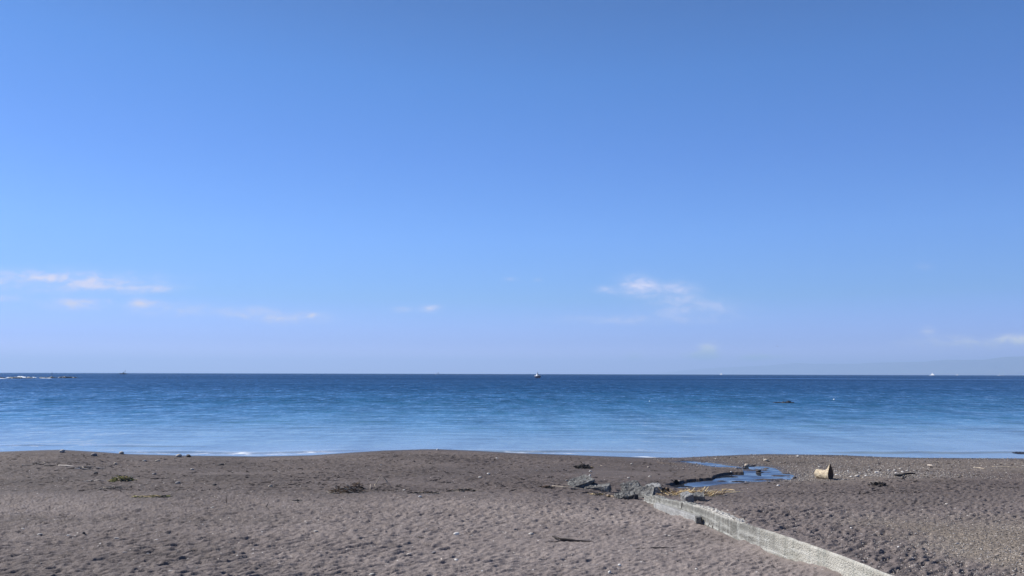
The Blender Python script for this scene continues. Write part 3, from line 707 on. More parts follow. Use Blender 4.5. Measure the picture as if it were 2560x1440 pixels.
# footing ledge along the far part of the wall, its broken end facing the viewer
def build_ledge():
    bm = bmesh.new(); rows = []
    for y in np.linspace(14.15, 16.8, 60):
        x = float(wall_x(y)); zb = float(np.interp(y, YB, ZB)); zt = zb + .125 - .035 * (y - 14.1) + .006 * nz((y, 0, 0), 9, 4)
        o = .10 + .008 * nz((y, 2, 0), 6, 4)
        rows.append([bm.verts.new(c) for c in ((x - o - .01, y, zb - .12), (x - o, y, zt - .012), (x - o + .012, y, zt), (x + .004, y, zt + .003), (x + .004, y, zb - .12))])
    for A, B in zip(rows, rows[1:]):
        for k in range(4): bm.faces.new((A[k], A[k + 1], B[k + 1], B[k]))
    bm.faces.new(rows[0]); bm.faces.new(rows[-1][::-1]); return from_bm(bm)
link('footing_ledge', build_ledge(), PALE_RUB, wall)
# a block where the ledge stops
P = G(1738, 1307)
bk = chunk_mesh(.10, .12, .13, 5, 12, .004, 3)
o = link('ledge_block', bk, RUB, wall, loc=(wall_x(14.05) - .075, 14.08, P.z + .05))
# vertical joint in the wall face
bm = bmesh.new(); y = 15.25; x = float(wall_x(y)); zb = float(np.interp(y, YB, ZB)); zt = float(np.interp(y, *WALL_TOP))
tube(bm, [(x - .004, y, zb + .1), (x + .012, y, (zb + zt) / 2 + .05), (x + .022, y, zt)], .009, 5)
link('wall_joint', from_bm(bm), MT['dark'], wall)

def block(px, py, wpx, hpx, depth, seed, label, mat=RUB, rz=0., tilt=(0, 0), rough=.018, n=16, name='concrete_block', lift=0.):
    P = G(px, py); k = px_m(P); w_, h_ = wpx * k, hpx * k
    o = link(name, chunk_mesh(w_, depth, h_ * 1.35, seed, n, rough, 4), mat, loc=(P.x, P.y + depth * .45, P.z + h_ * .36 + lift), rot=(tilt[0], tilt[1], rz))
    return tag(o, label, 'concrete block', 'broken concrete at the seaward end of the wall')
block(1452, 1220, 62, 17, .5, 21, 'large dark slab of broken concrete tilted up, farthest left of the rubble', rz=.35, tilt=(.25, -.3), rough=.024)
block(1478, 1224, 34, 9, .35, 22, 'low flat concrete lump joining the tilted slab to the square block', rz=-.2, tilt=(.3, -.1), rough=.025)
block(1511, 1230, 38, 14, .42, 23, 'grey concrete block with a clean dark front, right of the tilted slab', rz=-.35, tilt=(.12, -.2), rough=.012, n=10)
block(1582, 1235, 50, 19, .42, 24, 'rough rounded concrete boulder where the wall meets the stream pool', rz=.3, tilt=(.45, -.25), rough=.03, n=24)
block(1565, 1248, 46, 13, .30, 25, 'low pitted concrete lump in front of the rough boulder', rz=.1, tilt=(.45, -.2), rough=.035, n=18)
block(1587, 1249, 15, 11, .16, 26, 'small black jagged concrete piece under the rough boulder', MT['dark'], rz=.6, rough=.02, n=12)
block(1612, 1245, 60, 13, .6, 27, 'broad crumbling concrete mass at the seaward end of the wall', rz=-.45, tilt=(.4, -.15), rough=.028, n=20)
block(1637, 1233, 42, 17, .36, 28, 'pale concrete block with streaked face standing above the wall end', PALE_RUB, rz=-.3, tilt=(.2, -.15), rough=.022, n=14)
block(1720, 1259, 24, 17, .26, 29, 'pale cubic concrete lump sitting on top of the wall', PALE_RUB, rz=.3, tilt=(.3, -.3), rough=.014, n=14, lift=.05)
block(1748, 1253, 34, 14, .40, 30, 'flat topped dark concrete block beside the pale lump on the wall', rz=-.15, tilt=(.1, -.05), rough=.014, n=12)
# root stump beside the pale block
P = G(1662, 1232); k = px_m(P); bm = bmesh.new()
for i in range(9):
    a = rnd.uniform(-2.6, .4); l = rnd.uniform(10, 22) * k
    p0 = Vector((rnd.uniform(-3, 3) * k, 0, 6 * k)); pts = [p0 + Vector((math.cos(a) * l * t, rnd.uniform(-.05, .05), (math.sin(a) * .5 * l * t * t) * .8 + 4 * k * math.sin(3 * t))) for t in (0, .35, .7, 1)]
    tube(bm, pts, [4.5 * k, 3.5 * k, 2.2 * k, .8 * k], 7)
tag(link('root_stump', from_bm(bm), MT['brush'], loc=P, smooth=True), 'dark brown gnarled root lying against the pale streaked concrete block', 'root')

# ------------------------------------------------------------------ sticks, reeds, seaweed
def stick(name, pts, r, mat, label, cat='stick', group=None, sub=4, wig=.6, lifts=None, parts=()):
    """pts: bearings of points on the sand; r in photo pixels"""
    W = [G(*p) for p in pts]; k = px_m(W[0])
    if lifts: W = [p + Vector((0, 0, l * k)) for p, l in zip(W, lifts)]
    O = W[0].copy(); rr = random.Random(int(pts[0][0] * 7 + pts[0][1]))
    def path(W):
        out = []
        for a, b in zip(W, W[1:]):
            for i in range(sub): out.append(a.lerp(b, i / sub))
        out.append(W[-1])
        return [p - O + Vector((rr.uniform(-1, 1), rr.uniform(-1, 1), rr.uniform(-.3, .5))) * (wig * k if 0 < i < len(out) - 1 else 0) + Vector((0, 0, r * k * .8)) for i, p in enumerate(out)]
    bm = bmesh.new(); pp = path(W); n = len(pp)
    tube(bm, pp, [r * k * (1.1 - .75 * abs(2 * i / (n - 1) - .8) ** 1.5) if n > 2 else r * k for i in range(n)], 7)
    o = link(name, from_bm(bm), MT[mat], loc=O, smooth=True); tag(o, label, cat, group)
    for nm, pts2, r2, m2, l2 in parts:
        W2 = [G(*p) for p in pts2]
        if l2: W2 = [p + Vector((0, 0, l * k)) for p, l in zip(W2, l2)]
        bm = bmesh.new(); pp = [p - O + Vector((0, 0, r2 * k)) for p in W2]; tube(bm, pp, [r2 * k * (1 - .5 * i / len(pp)) for i in range(len(pp))], 6)
        link(nm, from_bm(bm), MT[m2], o, smooth=True)
    return o
stick('driftwood_branch', [(1381,1347),(1402,1351.5),(1440,1354),(1484,1356.5)], 2.9, 'twig', 'forked driftwood stick lying on the open sand in the foreground', 'stick', lifts=[3.5,1,0,0], wig=.5,
      parts=[('side_twig', [(1425,1352),(1400,1355),(1385,1356),(1362,1357)], 1.1, 'twig', [1,1,0,0])])
stick('twig', [(1591,1373),(1640,1371.5),(1690,1370)], 1.5, 'twig', 'long straight thin twig right of the forked driftwood stick', wig=.8)
stick('twig', [(1557,1374),(1565,1377),(1573,1376),(1577,1372)], .8, 'twig', 'short hooked twig just left of the long straight twig', wig=.2, lifts=[0,0,0,2])
stick('twig', [(1436,1421),(1452,1425),(1467,1428)], .8, 'twig', 'thin bent twig near the bottom edge below the forked stick')
stick('bent_branch', [(2238,1188),(2256,1190.5),(2270,1190),(2288,1190),(2293,1191)], 2.0, 'weed', 'black bent branch arched over the sand at the right', 'branch', lifts=[0,2,3.5,3.5,0], wig=.3,
      parts=[('side_twig', [(2262,1190),(2256,1198)], 1.3, 'weed', [2,0]), ('root_end', [(2238,1190),(2246,1192),(2256,1191)], 2.4, 'weed', None)])
stick('stick', [(146,1165),(168,1166.5),(190,1168)], 1.6, 'bleached', 'bleached stick lying end to end with a dark stick on the upper left beach')
stick('stick', [(110,1165),(126,1166),(142,1165.5)], 1.5, 'twig', 'dark stick just left of the bleached stick on the upper left beach')
stick('stick', [(374,1198.5),(400,1197.5),(430,1196)], 1.2, 'twig', 'long dark stick right of the green straw clump on the upper beach')
stick('stick', [(2319,1164),(2336,1166)], 1.7, 'bleached', 'short bleached stick on the gravel far right below the water line', sub=2)
stick('stick', [(2480,1167),(2520,1168.5),(2570,1170.5)], .9, 'reed', 'long thin pale reed at the right edge of the beach')
stick('stick', [(2433,1169),(2450,1170.5),(2463,1173)], .9, 'reed', 'thin pale reed left of the long reed at the right edge')
stick('stick', [(2388,1361),(2400,1359)], 1.3, 'bleached', 'pale straight chip of wood on the grey gravel at the right', sub=2)
stick('stick', [(1103,1397),(1107,1405)], 1.5, 'bleached', 'short pale stick on the sand left of the round white pebble', sub=2)
stick('stick', [(2174,1207),(2190,1205.5),(2210,1206.5)], 1.5, 'reed', 'pale stick lying over a dark seaweed lump on the right')
stick('stick', [(1805,1224.5),(1822,1225),(1840,1227)], 1.2, 'straw', 'single pale reed lying right of the golden reed pile')
stick('stick', [(703,1384),(730,1387),(755,1390)], .9, 'twig', 'thin dark twig on the near sand left of centre')
stick('stick', [(1043,1340),(1053,1346),(1060,1344)], 1.0, 'twig', 'short crooked twig left of the large white stone', wig=.2)
stick('stick', [(1020,1405),(1050,1402)], .8, 'twig', 'faint thin twig below the grey brown stone', sub=3)
stick('stick', [(1510,1341),(1521,1335)], .9, 'twig', 'tiny twig on the sand right of the forked driftwood stick', sub=2)
stick('stick', [(1450,1197.5),(1432,1198)], .9, 'reed', 'short reed on the sand above the tilted concrete slab', sub=3)
stick('stick', [(1380,1216),(1410,1219),(1450,1223),(1490,1228)], 1.4, 'reed', 'long pale reed stretched along the foot of the tilted slab', wig=.5)
stick('stick', [(1474,1167),(1485,1171)], 1.3, 'straw', 'short yellow reed at the right end of the dark seaweed clump', sub=2)
stick('stick', [(1495,1164),(1510,1166)], .9, 'reed', 'short pale reed right of the dark seaweed clump', sub=2)
stick('plank_piece', [(1514,1241),(1528,1243),(1536,1245)], 3.0, 'wood', 'short brown wood piece on the sand below the square concrete block', 'driftwood', wig=.3)
stick('stick', [(1663,1283),(1675,1286),(1680,1284)], .9, 'twig', 'thin crossed twig on the sand left of the wall ledge', parts=[('side_twig', [(1665,1287),(1678,1282)], .8, 'twig', None)])
stick('upright_twig', [(566,1261),(564,1261)], .8, 'twig', 'thin upright twig standing in the sand left of the brush pile', lifts=[0, 20], wig=.3)
stick('upright_twig', [(663,1272),(672,1270)], 1.0, 'twig', 'leaning twig in the sand left of and below the brush pile', lifts=[0, 14], wig=.4)
stick('upright_twig', [(1769,1319),(1775,1318)], .8, 'twig', 'thin leaning stem at the foot of the wall', lifts=[0, 10], wig=.3)
stick('upright_twig', [(1780,1322),(1785,1321)], .9, 'twig', 'darker leaning stem at the wall foot, right of the thin one', lifts=[0, 14], wig=.3)
stick('upright_twig', [(1862,1305),(1859,1305)], 1.0, 'twig', 'short dark stem standing on the crumbled wall top', lifts=[0, 11], wig=.2)
stick('stick', [(1742,1309),(1758,1313),(1772,1316)], .8, 'twig', 'thin dark twig running from the ledge end along the wall foot')
stick('stick', [(1860,1306),(1873,1304)], 1.8, 'bleached', 'white splinter poking from the edge of the crumbled wall top', sub=2)

def heap(name, px, py, wpx, dpx, hpx, mats, n, label, cat, length=(.3, .9), r=1.0, seed=1, aim=.0, spread=.5, group=None, base=True, curl=.1):
    """a tangle of stems, wpx wide, dpx deep on the ground, hpx high (photo pixels)"""
    rr = random.Random(seed); P = G(px, py); k = px_m(P); dep = dpx * k / max(.12, (CAM_H - P.z) / P.y)
    root = None
    for j, mt in enumerate(mats):
        bm = bmesh.new()
        for i in range(n // len(mats)):
            u = max(-1, min(1, rr.gauss(0, .5))); vv = max(-1, min(1, rr.gauss(0, .5)))
            c = Vector((u * wpx * k * .5, vv * dep * .5, 0)); q = max(0, 1 - u * u) * max(0, 1 - vv * vv)
            z = rr.random() * hpx * k * q + r * k * .5
            a = aim + rr.gauss(0, spread); l = wpx * k * rr.uniform(*length) * .5; tz = rr.gauss(0, .18) * l * (1 if hpx > 4 else .3)
            d = Vector((math.cos(a), math.sin(a), 0)); s = Vector((-d.y, d.x, 0)) * rr.gauss(0, curl) * l
            pts = [c - d * l * .5 + Vector((0, 0, max(r * k * .4, z - tz))), c + s + Vector((0, 0, z)), c + d * l * .5 + Vector((0, 0, max(r * k * .4, z + tz)))]
            for p in pts: p.z += float(gz(P.x + p.x, P.y + p.y)[0]) - P.z
            tube(bm, pts, r * k * rr.uniform(.6, 1.2), 4)
        if root is None:
            root = link(name, from_bm(bm), MT[mt], loc=P); tag(root, label, cat, group)
        else: link(('dry_stems', 'dark_stems', 'long_stems')[j - 1], from_bm(bm), MT[mt], root)
    return root
heap('brush_pile', 868, 1229, 72, 9, 8, ['brush', 'reed', 'weed', 'brush'], 260, 'brown tangled pile of washed up brush left of centre', 'brush pile', (.25, .7), 1.0, 11, .05, .3)
heap('brush_tuft', 893, 1222, 30, 5, 15, ['twig', 'brush'], 70, 'bushy dark twigs rising at the right end of the brown brush pile', 'brush', (.5, 1.3), .8, 12, .3, 1.2)
heap('straw_clump', 306, 1202, 34, 7, 8, ['green', 'weed', 'straw'], 200, 'yellow green straw clump on the sand at the left', 'straw clump', (.5, 1.1), 1.1, 13, .1, .5)
heap('straw_wisps', 282, 1220, 46, 8, 1.5, ['reed', 'weed'], 80, 'thin scattered straw just below the yellow green clump', 'straw', (.2, .5), .7, 14, .4, .7)['kind'] = 'stuff'
heap('straw_strip', 376, 1243, 78, 4, 3, ['weed', 'straw', 'green'], 60, 'narrow dark strip of straw and seaweed right of the green clump', 'straw strip', (.2, .6), 1.0, 15, .05, .25)
heap('seaweed_clump', 1458, 1169, 35, 5, 4.5, ['weed', 'twig'], 130, 'black seaweed clump alone on the smooth upper beach', 'seaweed', (.4, 1), 1.3, 16, .1, .6)
heap('seaweed_strip', 1062, 1233, 62, 5, 3, ['weed', 'brush', 'reed'], 70, 'dark seaweed strip on the sand right of the brush pile', 'seaweed', (.3, .8), 1.0, 17, .15, .3)
heap('seaweed_strip', 1155, 1227, 60, 6, 4, ['brush', 'reed', 'weed'], 80, 'brown weed and reed strip nearest the concrete slab', 'seaweed', (.3, .8), 1.0, 18, .0, .35)
heap('seaweed_lump', 2197, 1214, 34, 4, 5, ['weed', 'twig'], 80, 'black seaweed lump half buried in the trodden sand on the right', 'seaweed', (.4, 1), 1.3, 19, .0, .5)
heap('seaweed_lump', 1697, 1218, 22, 4, 5, ['weed', 'weed'], 80, 'black weed lump at the near edge of the stream', 'seaweed', (.4, 1), 1.2, 20, .0, .6)
heap('reed_pile', 1732, 1238, 130, 10, 6, ['straw', 'brush', 'straw', 'reed'], 400, 'golden dry reed pile lying beside the stream and the concrete blocks', 'reed pile', (.2, .55), 1.0, 21, .12, .3)
heap('reed_wisps', 1785, 1232, 110, 5, 3, ['straw', 'reed'], 60, 'long loose golden reeds trailing right of the golden pile', 'reeds', (.3, .9), 1.0, 22, .05, .15)
heap('reed_tuft', 1496, 1237, 36, 5, 4, ['straw', 'twig'], 36, 'small yellow straw tuft below the square concrete block', 'straw', (.3, .8), .9, 23, .2, .7)
heap('reed_tuft', 745, 1252, 30, 8, 1.5, ['reed', 'weed'], 24, 'faint reed wisps on the sand left of the brush pile', 'straw', (.4, .9), .8, 24, -.2, .4)
heap('stick_litter', 215, 1172, 60, 7, 4, ['bleached', 'twig', 'reed'], 40, 'scatter of pale and dark sticks on the upper left beach', 'sticks', (.2, .5), .9, 25, .1, .6)
heap('stick_litter', 242, 1202, 34, 4, 2, ['bleached', 'reed'], 26, 'small bleached twig scatter left of the green straw clump', 'sticks', (.3, .7), .8, 26, -.2, .5)
heap('stick_litter', 88, 1162, 50, 6, 3, ['reed', 'twig'], 26, 'thin stick litter at the far left under the crest', 'sticks', (.2, .5), .8, 27, .0, .6)
heap('seaweed_clump', 1365, 1218, 36, 4, 3, ['weed', 'brush'], 50, 'dark flat weed left of the tilted concrete slab', 'seaweed', (.3, .8), 1.0, 28, .1, .4)
# arched dry reed standing in the sand
o = stick('arched_reed', [(935,1219),(945,1219),(951,1219)], .9, 'reed', 'dry reed bent into an arch above the sand right of the brush pile', 'reed', lifts=[0, 18, 29], wig=.3,
      parts=[('drooping_stem', [(951,1219),(962,1219),(972,1218.5),(976,1218)], .9, 'reed', [29, 20, 8, 0]), ('second_stem', [(952,1219),(966,1219),(971,1220)], .8, 'reed', [28, 14, 2]),
             ('thin_stem', [(936,1222),(940,1224)], .6, 'reed', [10, 0]), ('thin_stem', [(925,1226),(926,1218)], .6, 'reed', [0, 6])])

# ------------------------------------------------------------------ cut log
def build_log():
    P = G(2066, 1199); k = px_m(P)
    root = empty('cut_log', (P.x, P.y + 14 * k, P.z), -1.02)
    Ln, rad = 36 * k, 10.3 * k
    bm = bmesh.new(); rings = []; nS, nT = 26, 40
    for i in range(nS + 1):
        s = i / nS; ring = []
        for j in range(nT):
            th = j / nT * 2 * math.pi
            rr_ = rad * (1 + .08 * nz((math.cos(th), math.sin(th), s * 3), 1.6, 3) + .04 * nz((math.cos(th) * 3, math.sin(th) * 3, s * 2), 3, 4))
            rr_ *= 1 - .22 * max(0, 1 - s / .09) ** 2
            yy = rr_ * math.cos(th); zz = rr_ * math.sin(th)
            # the torn splinter standing up at the right end
            rise = max(0, (s - .55) / .45); pk = math.exp(-((th - math.pi / 2) / .8) ** 2)
            zz += pk * rad * (1.1 * rise ** 1.6 if s > .55 else 0) * (1 + .25 * nz((s * 4, th * 2, 0), 2, 6)) + (.55 * rad * math.exp(-((th - math.pi / 2) / .24) ** 2) * sm(.8, 1, s) if s > .8 else 0)
            ring.append(bm.verts.new(((s - .5) * Ln + .03 * rad * nz((th, 0, 5), 3, 2), yy, zz + rad * .9)))
        rings.append(ring)
    for A, B in zip(rings, rings[1:]):
        for j in range(nT): bm.faces.new((A[j], A[(j + 1) % nT], B[(j + 1) % nT], B[j]))
    bm.faces.new(rings[0][::-1])
    end = [v.co.copy() for v in rings[-1]]
    m = Nodes('log_wood'); v = m.coord((3, 14, 14))
    c = m.mix(m.range(m.noise(v, 3, 5, .6), .35, .68), (.54, .455, .31), (.27, .19, .12))
    c = m.mix(m.math('MULTIPLY', m.range(m.noise(m.coord((5, 5, 5)), 2, 3, .5), .55, .66), .7), c, (.7, .6, .38))
    m.l(c, m.b.inputs['Base Color']); m.b.inputs['Roughness'].default_value = .75; m.bump(m.noise(v, 5, 4, .6), .02, 1.)
    link('trunk', from_bm(bm), m.m, root, smooth=True)
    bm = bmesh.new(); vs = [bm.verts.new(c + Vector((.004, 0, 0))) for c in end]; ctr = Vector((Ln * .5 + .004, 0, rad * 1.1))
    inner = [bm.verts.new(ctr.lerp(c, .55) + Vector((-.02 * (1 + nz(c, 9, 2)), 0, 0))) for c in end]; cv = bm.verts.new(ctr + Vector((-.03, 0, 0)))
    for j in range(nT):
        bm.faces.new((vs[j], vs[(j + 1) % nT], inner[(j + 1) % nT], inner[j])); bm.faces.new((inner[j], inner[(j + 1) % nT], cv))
    link('cut_face', from_bm(bm), simple('shaded_end_grain', (.10, .066, .045), (.05, .034, .024), 20, .8, .01), root)  # end grain darkened, the shade on the cut end put into its colour
    tag(root, 'short cut tree log with a torn pointed end lying on the gravel', 'log')
build_log()

# ------------------------------------------------------------------ rocks and buoys in the sea
def at_sea(px, py): d = ray(px, py); t = -CAM_H / d[2]; return Vector((d[0] * t, t, 0)), t / F
def reef(name, x0, x1, py, hpx, seed, label, mat='rock', group=None, n=None, depth=1.2):
    A, k = at_sea(x0, py); B, _ = at_sea(x1, py); W = (B - A).length; c = (A + B) / 2
    bm = bmesh.new(); nx = max(24, int(W / (k * 1.2))); ny = 10
    nx = min(nx, 160); D = max(hpx * k * 3, .5) * depth
    g = [[bm.verts.new(((i / nx - .5) * W, (j / ny - .5) * D * 2, 0)) for j in range(ny + 1)] for i in range(nx + 1)]
    for i in range(nx + 1):
        for j in range(ny + 1):
            v = g[i][j]; u = i / nx * 2 - 1; q = j / ny * 2 - 1
            e = max(0, 1 - abs(u) ** 2.6) * max(0, 1 - q * q)
            h = e ** .45 * (.55 + .85 * abs(nz((v.co.x / (hpx * k), v.co.y / (hpx * k), seed), .42, seed)) + .4 * nz((v.co.x / (hpx * k), v.co.y / (hpx * k), 0), 1.1, seed + 3))
            v.co.z = 1.3 * hpx * k * max(h, 0) - .25 * hpx * k
    for i in range(nx):
        for j in range(ny): bm.faces.new((g[i][j], g[i + 1][j], g[i + 1][j + 1], g[i][j + 1]))
    d = (B - A); o = link(name, from_bm(bm), MT[mat], loc=c, rot=(0, 0, math.atan2(d.y, d.x)))
    return tag(o, label, 'rock', group)
RG = 'reef rocks off the left shore'
reef('reef_rock', -30, 16, 945.2, 3.0, 31, 'black low reef rock at the left edge with foam before it', group=RG)
reef('reef_rock', 18, 62, 946, 4.2, 32, 'black reef rock with a wave breaking white over it', group=RG)
reef('reef_rock', 62, 88, 945.8, 3.2, 33, 'small reef rock at the right end of the breaking surf', group=RG)
reef('reef_rock', 96, 118, 944.8, 2.2, 34, 'tiny broken reef rocks amid foam between the larger ones', group=RG)
reef('reef_rock', 116, 143, 945.2, 3.2, 35, 'uneven reef rock between foam and the long flat rock', group=RG)
reef('reef_rock', 143, 196, 944.8, 3.4, 36, 'long flat black reef rock at the right end of the reef', group=RG)
reef('sea_rock', 1954, 1984, 1007.3, 4.6, 37, 'dark brown rock breaking the calm water at the right', 'rock')
reef('sea_rock', 1934, 1953, 1007.0, 2.2, 38, 'low dark rock just left of the brown rock in calm water', 'rock')
reef('sea_rock', 2528, 2580, 1133, 2.4, 39, 'low olive rock awash by the beach at the right edge', 'rock')
m = Nodes('surf_foam'); m.l(m.mix(m.noise(m.coord(), .6, 4, .6), (.65, .7, .75), (.85, .87, .88)), m.b.inputs['Base Color']); m.b.inputs['Roughness'].default_value = .8
SURF = m.m
def surf(x0, x1, py, hpx, seed, prof):
    A, k = at_sea(x0, py); B, _ = at_sea(x1, py); W = (B - A).length; c = (A + B) / 2
    bm = bmesh.new(); nx, ny = 70, 8; D = 5.0; g = []
    for i in range(nx + 1):
        u = i / nx; hp = np.interp(u, [p[0] for p in prof], [p[1] for p in prof]) * k; row = []
        for j in range(ny + 1):
            q = j / ny * 2 - 1; x = (u - .5) * W
            row.append(bm.verts.new((x, q * D, max(0, hp * (1 - q * q) ** .6 * (.8 + .5 * nz((x * .4, q * 2, 1), .8, seed) + .3 * nz((x, q * 3, 1), 1.4, seed))) - .05)))
        g.append(row)
    for i in range(nx):
        for j in range(ny): bm.faces.new((g[i][j], g[i + 1][j], g[i + 1][j + 1], g[i][j + 1]))
    d = B - A; return tag(link('breaking_surf', from_bm(bm), SURF, loc=c, rot=(0, 0, math.atan2(d.y, d.x)), smooth=True), kind='stuff')
surf(14, 92, 944.2, 6, 3, [(0, .2), (.1, 1.8), (.25, 2.2), (.36, 2.3), (.43, 4.2), (.55, 3.6), (.63, 2.2), (.68, .6), (.72, 2.6), (.78, 1.6), (.83, .9), (.87, 2.4), (.95, 1.2), (1, .1)])
surf(-6, 18, 946.5, 2, 5, [(0, .8), (.4, 1.2), (1, .2)])
surf(100, 130, 945.6, 1.6, 6, [(0, .3), (.3, 1.1), (.5, .3), (.8, 1.0), (1, .1)])
def buoy(px, py, wpx, label):
    P, k = at_sea(px, py); s = wpx * k; bm = bmesh.new()
    prof = [(0, -.35), (.34, -.3), (.5, -.05), (.5, .12), (.38, .34), (.16, .46), (.1, .5), (.1, .66), (0, .66)]
    rings = [[bm.verts.new((r * s * math.cos(a * math.pi / 6), r * s * math.sin(a * math.pi / 6), z * s)) for a in range(12)] for r, z in prof[1:-1]]
    b0 = bm.verts.new((0, 0, prof[0][1] * s)); t0 = bm.verts.new((0, 0, prof[-1][1] * s))
    for A, B in zip(rings, rings[1:]):
        for a in range(12): bm.faces.new((A[a], A[(a + 1) % 12], B[(a + 1) % 12], B[a]))
    for a in range(12): bm.faces.new((b0, rings[0][(a + 1) % 12], rings[0][a])); bm.faces.new((t0, rings[-1][a], rings[-1][(a + 1) % 12]))
    tag(link('buoy', from_bm(bm), BOATW, loc=P, smooth=True), label, 'buoy', 'white buoys off the beach')
def paint(name, c, rough=.4):
    m = Nodes(name); m.l(m.mix(m.noise(m.coord(), .8, 3, .6), c, tuple(x * .82 for x in c)), m.b.inputs['Base Color']); m.b.inputs['Roughness'].default_value = rough; return m.m
BOATW = paint('white_paint', (.8, .8, .78)); NAVY = paint('navy_paint', (.012, .016, .05)); DKB = paint('dark_grey_and_shade', (.02, .025, .04)); SAILW = paint('sail_cloth', (.82, .82, .8), .8); SAILD = paint('shaded_sail_cloth', (.10, .12, .17), .8); GLASS = paint('dark_glass', (.015, .02, .03), .1)  # dark grey and dark sail have the shaded side put into their colour
buoy(2085, 999.5, 4.2, 'bright white buoy floating right of the brown sea rock')
buoy(1624, 1003.5, 3.0, 'faint white buoy floating left of the brown sea rock')

# ------------------------------------------------------------------ boats
def hull_mesh(Lh, beam, free, bowrise, draft=.5, n=16):
    """bow towards +x"""
    bm = bmesh.new(); rows = []
    for i in range(n + 1):
        s = i / n; x = (s - .5) * Lh
        b = beam * .5 * (min(1, .82 + .36 * s) if s < .5 else max(.02, 1 - ((s - .5) / .5) ** 2.4)); sheer = free * (1 + bowrise * max(0, (s - .35) / .65) ** 2 + .15 * (1 - s) ** 2)
        row = []
        for yk, zk in ((-1, 1), (-.93, .55), (-.8, 0), (-.45, -1), (0, -1.2), (.45, -1), (.8, 0), (.93, .55), (1, 1)):
            fl = 1 if zk > .4 else (.75 if s > .6 else 1)
            row.append(bm.verts.new((x + (.06 * Lh * max(0, zk) * max(0, (s - .8) / .2)), yk * b * fl, zk * (sheer if zk > 0 else draft))))
        rows.append(row)
    for A, B in zip(rows, rows[1:]):
        for k in range(8): bm.faces.new((A[k], A[k + 1], B[k + 1], B[k]))
        bm.faces.new((A[8], A[0], B[0], B[8]))
    bm.faces.new(rows[0]); bm.faces.new(rows[-1][::-1]); return from_bm(bm)
def boxm(x0, x1, y0, y1, z0, z1, taper=.9):
    bm = bmesh.new(); bmesh.ops.create_cube(bm, size=1)
    for v in bm.verts:
        t = taper if v.co.z > 0 else 1
        v.co = Vector(((x0 + x1) / 2 + v.co.x * (x1 - x0) * t, (y0 + y1) / 2 + v.co.y * (y1 - y0) * t, z0 if v.co.z < 0 else z1))
    bmesh.ops.bevel(bm, geom=bm.edges[:], offset=min(x1 - x0, y1 - y0, z1 - z0) * .07, segments=2, affect='EDGES'); return from_bm(bm)
def polem(pts, r): bm = bmesh.new(); tube(bm, pts, r, 6); return from_bm(bm)
def sailm(pts, th=.05):
    bm = bmesh.new(); a = [bm.verts.new((p[0], -th, p[1])) for p in pts]; b = [bm.verts.new((p[0], th, p[1])) for p in pts]
    n = len(pts); bm.faces.new(a); bm.faces.new(b[::-1])
    for i in range(n): bm.faces.new((a[i], a[(i + 1) % n], b[(i + 1) % n], b[i]))
    return from_bm(bm)
# the blue fishing boat, bow on
P, k = at_sea(1345, 945.2)
bt = empty('fishing_boat', P, R(-78)); u = k * .9
L_ = 34 * u
link('hull', hull_mesh(L_, 13.6 * u, 5.2 * u, .35, 1.5 * u), NAVY, bt)
bm = bmesh.new()
for sgn in (-1, 1):
    tube(bm, [(-.48 * L_, sgn * 5.7 * u, 6.1 * u), (-.1 * L_, sgn * 6.7 * u, 5.6 * u), (.15 * L_, sgn * 6.6 * u, 5.8 * u), (.35 * L_, sgn * 4.6 * u, 6.5 * u), (.47 * L_, sgn * 1.8 * u, 7.2 * u)], .55 * u, 6)
link('bulwark', from_bm(bm), BOATW, bt, smooth=True)
cb = link('cabin', boxm(-.32 * L_, .06 * L_, -4.0 * u, 4.0 * u, 5.0 * u, 8.6 * u), BOATW, bt)
link('window', boxm(.045 * L_, .062 * L_, -3.0 * u, 3.0 * u, 6.6 * u, 7.9 * u, 1), GLASS, cb)
wh = link('wheelhouse', boxm(-.26 * L_, -.02 * L_, -2.5 * u, 2.5 * u, 8.6 * u, 11.6 * u, .92), BOATW, bt)
link('window', boxm(-.035 * L_, -.018 * L_, -2.0 * u, 2.0 * u, 9.5 * u, 10.7 * u, 1), GLASS, wh)
ms = link('mast', polem([(-.14 * L_, 0, 11 * u), (-.14 * L_, 0, 14 * u), (-.14 * L_, 0, 17.4 * u)], [.75 * u, .5 * u, .3 * u]), DKB, bt)
link('crossbar', polem([(-.14 * L_, -2.2 * u, 12.6 * u), (-.14 * L_, 2.2 * u, 12.6 * u)], .25 * u), DKB, ms)
tag(bt, 'dark blue fishing boat with white cabin and mast seen bow on', 'boat')
# dark fishing boat with a steadying sail, its shade side put into the colours
P, k = at_sea(308, 935.6); u = k
bt = empty('fishing_boat', P, R(172)); L_ = 18 * u
link('hull', hull_mesh(L_, 5 * u, 1.8 * u, .9, .6 * u), DKB, bt)
wh = link('wheelhouse', boxm(-2.4 * u, 1.0 * u, -1.3 * u, 1.3 * u, 1.6 * u, 4.6 * u, .7), DKB, bt)
link('window', boxm(.6 * u, 1.02 * u, -.9 * u, .9 * u, 2.9 * u, 3.7 * u, .9), GLASS, wh)
link('mast', polem([(-.6 * u, 0, 4 * u), (-.6 * u, 0, 6.4 * u)], [.35 * u, .15 * u]), DKB, bt)
link('mizzen_mast', polem([(-5.2 * u, 0, 1.5 * u), (-4.8 * u, 0, 11.2 * u)], [.25 * u, .12 * u]), DKB, bt)
link('steadying_sail', sailm([(-5.3 * u, 4.6 * u), (-4.85 * u, 11.0 * u), (-4.2 * u, 7.5 * u), (-3.9 * u, 5.0 * u)], .06 * u), SAILD, bt)
tag(bt, 'dark fishing boat with a narrow stern sail on the left horizon', 'boat')
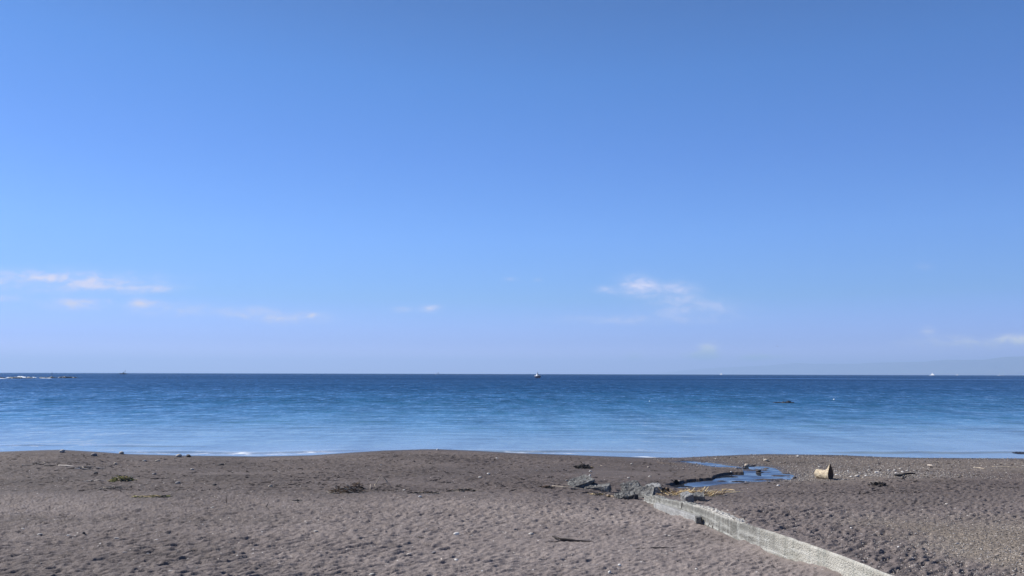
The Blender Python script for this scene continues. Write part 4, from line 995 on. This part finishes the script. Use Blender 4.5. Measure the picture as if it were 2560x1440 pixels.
def sailboat(px, py, Lpx, hpx, dark, label, rz=0., jib=True, group=None, masts=1):
    P, k = at_sea(px, py); u = k; bt = empty('sailing_boat', P, R(rz))
    hm_, sm_ = (DKB, SAILD) if dark else (BOATW, SAILW)
    link('hull', hull_mesh(Lpx * u, Lpx * .3 * u, .9 * u, .4, .4 * u), hm_, bt)
    for i in range(masts):
        mx = (0.05 + (i - (masts - 1) / 2) * .5) * Lpx * u
        link('mast', polem([(mx, 0, .8 * u), (mx, 0, hpx * u)], [.22 * u, .1 * u]), hm_, bt)
        if jib != 'none': link('mainsail', sailm([(mx - .1 * u, 1.3 * u), (mx - .1 * u, hpx * .97 * u), (mx - .30 * Lpx * u * (1.2 if masts == 1 else .6), 1.5 * u)], .05 * u), sm_, bt)
    if jib is True: link('jib', sailm([(mx + .1 * u, hpx * .8 * u), (mx + .1 * u, 1.5 * u), (mx + .38 * Lpx * u, 1.2 * u)], .05 * u), sm_, bt)
    tag(bt, label, 'boat', group); return bt
sailboat(130, 936.2, 4, 7.6, True, 'tiny dark sailing boat on the horizon above the reef', 160, False)
sailboat(1090.5, 935.6, 2.2, 2.8, True, 'shortest of the three hazy masted boats on the middle horizon', 70, False)
sailboat(1093.5, 935.6, 2.2, 4.6, True, 'middle of the three hazy masted boats on the middle horizon', 75, False)
sailboat(1096.2, 935.6, 3.0, 4.8, True, 'rightmost of the three hazy masted boats on the middle horizon', 20, False)
sailboat(1803, 937.2, 8, 4.6, False, 'tiny white sailing boat on the horizon right of centre', -55, True)
sailboat(2330.5, 939.0, 13, 7.2, False, 'white sailing boat with full sail, brightest on the right horizon', -55, True)
sailboat(2502.5, 939.2, 16, 7.6, False, 'white two masted boat at the far right of the horizon', -55, 'none', masts=2)
def launch(px, py, Lpx, label):
    P, k = at_sea(px, py); u = k; bt = empty('motor_boat', P, R(-50))
    link('hull', hull_mesh(Lpx * u, Lpx * .28 * u, 1.1 * u, .5, .4 * u), BOATW, bt)
    c = link('cabin', boxm(-.25 * Lpx * u, .1 * Lpx * u, -.1 * Lpx * u, .1 * Lpx * u, 1.0 * u, 2.0 * u), BOATW, bt)
    link('window', boxm(.07 * Lpx * u, .105 * Lpx * u, -.08 * Lpx * u, .08 * Lpx * u, 1.3 * u, 1.8 * u, .95), GLASS, c)
    tag(bt, label, 'boat')
launch(2394.5, 938.4, 8, 'tiny white motor boat between the two white sailing boats on the right')
launch(1089, 936.0, 2.4, 'tiny white motor boat at the left end of the hazy masted boats')
# a far bird over the sea
d = ray(1943.5, 866); t = 260; P = Vector((d[0] * t, t, CAM_H + d[2] * t)); u = t / F
bm = bmesh.new(); tube(bm, [(-1.1 * u, 0, 0), (-.3 * u, 0, 0), (.4 * u, 0, .05 * u), (.8 * u, 0, .1 * u)], [.08 * u, .32 * u, .28 * u, .08 * u], 8)
for sg in (-1, 1):
    w_ = [bm.verts.new(c) for c in ((.4 * u, sg * .2 * u, .15 * u), (.2 * u, sg * 1.3 * u, .75 * u), (-.3 * u, sg * 2.2 * u, .5 * u), (-.3 * u, sg * .2 * u, .1 * u))]
    w2_ = [bm.verts.new(v.co + Vector((0, 0, .08 * u))) for v in w_]
    bm.faces.new(w_); bm.faces.new(w2_[::-1])
    for i in range(4): bm.faces.new((w_[i], w_[(i + 1) % 4], w2_[(i + 1) % 4], w2_[i]))
tag(link('bird', from_bm(bm), DKB, loc=P, rot=(0, 0, .9)), 'tiny dark bird flying low over the sea on the right', 'bird')
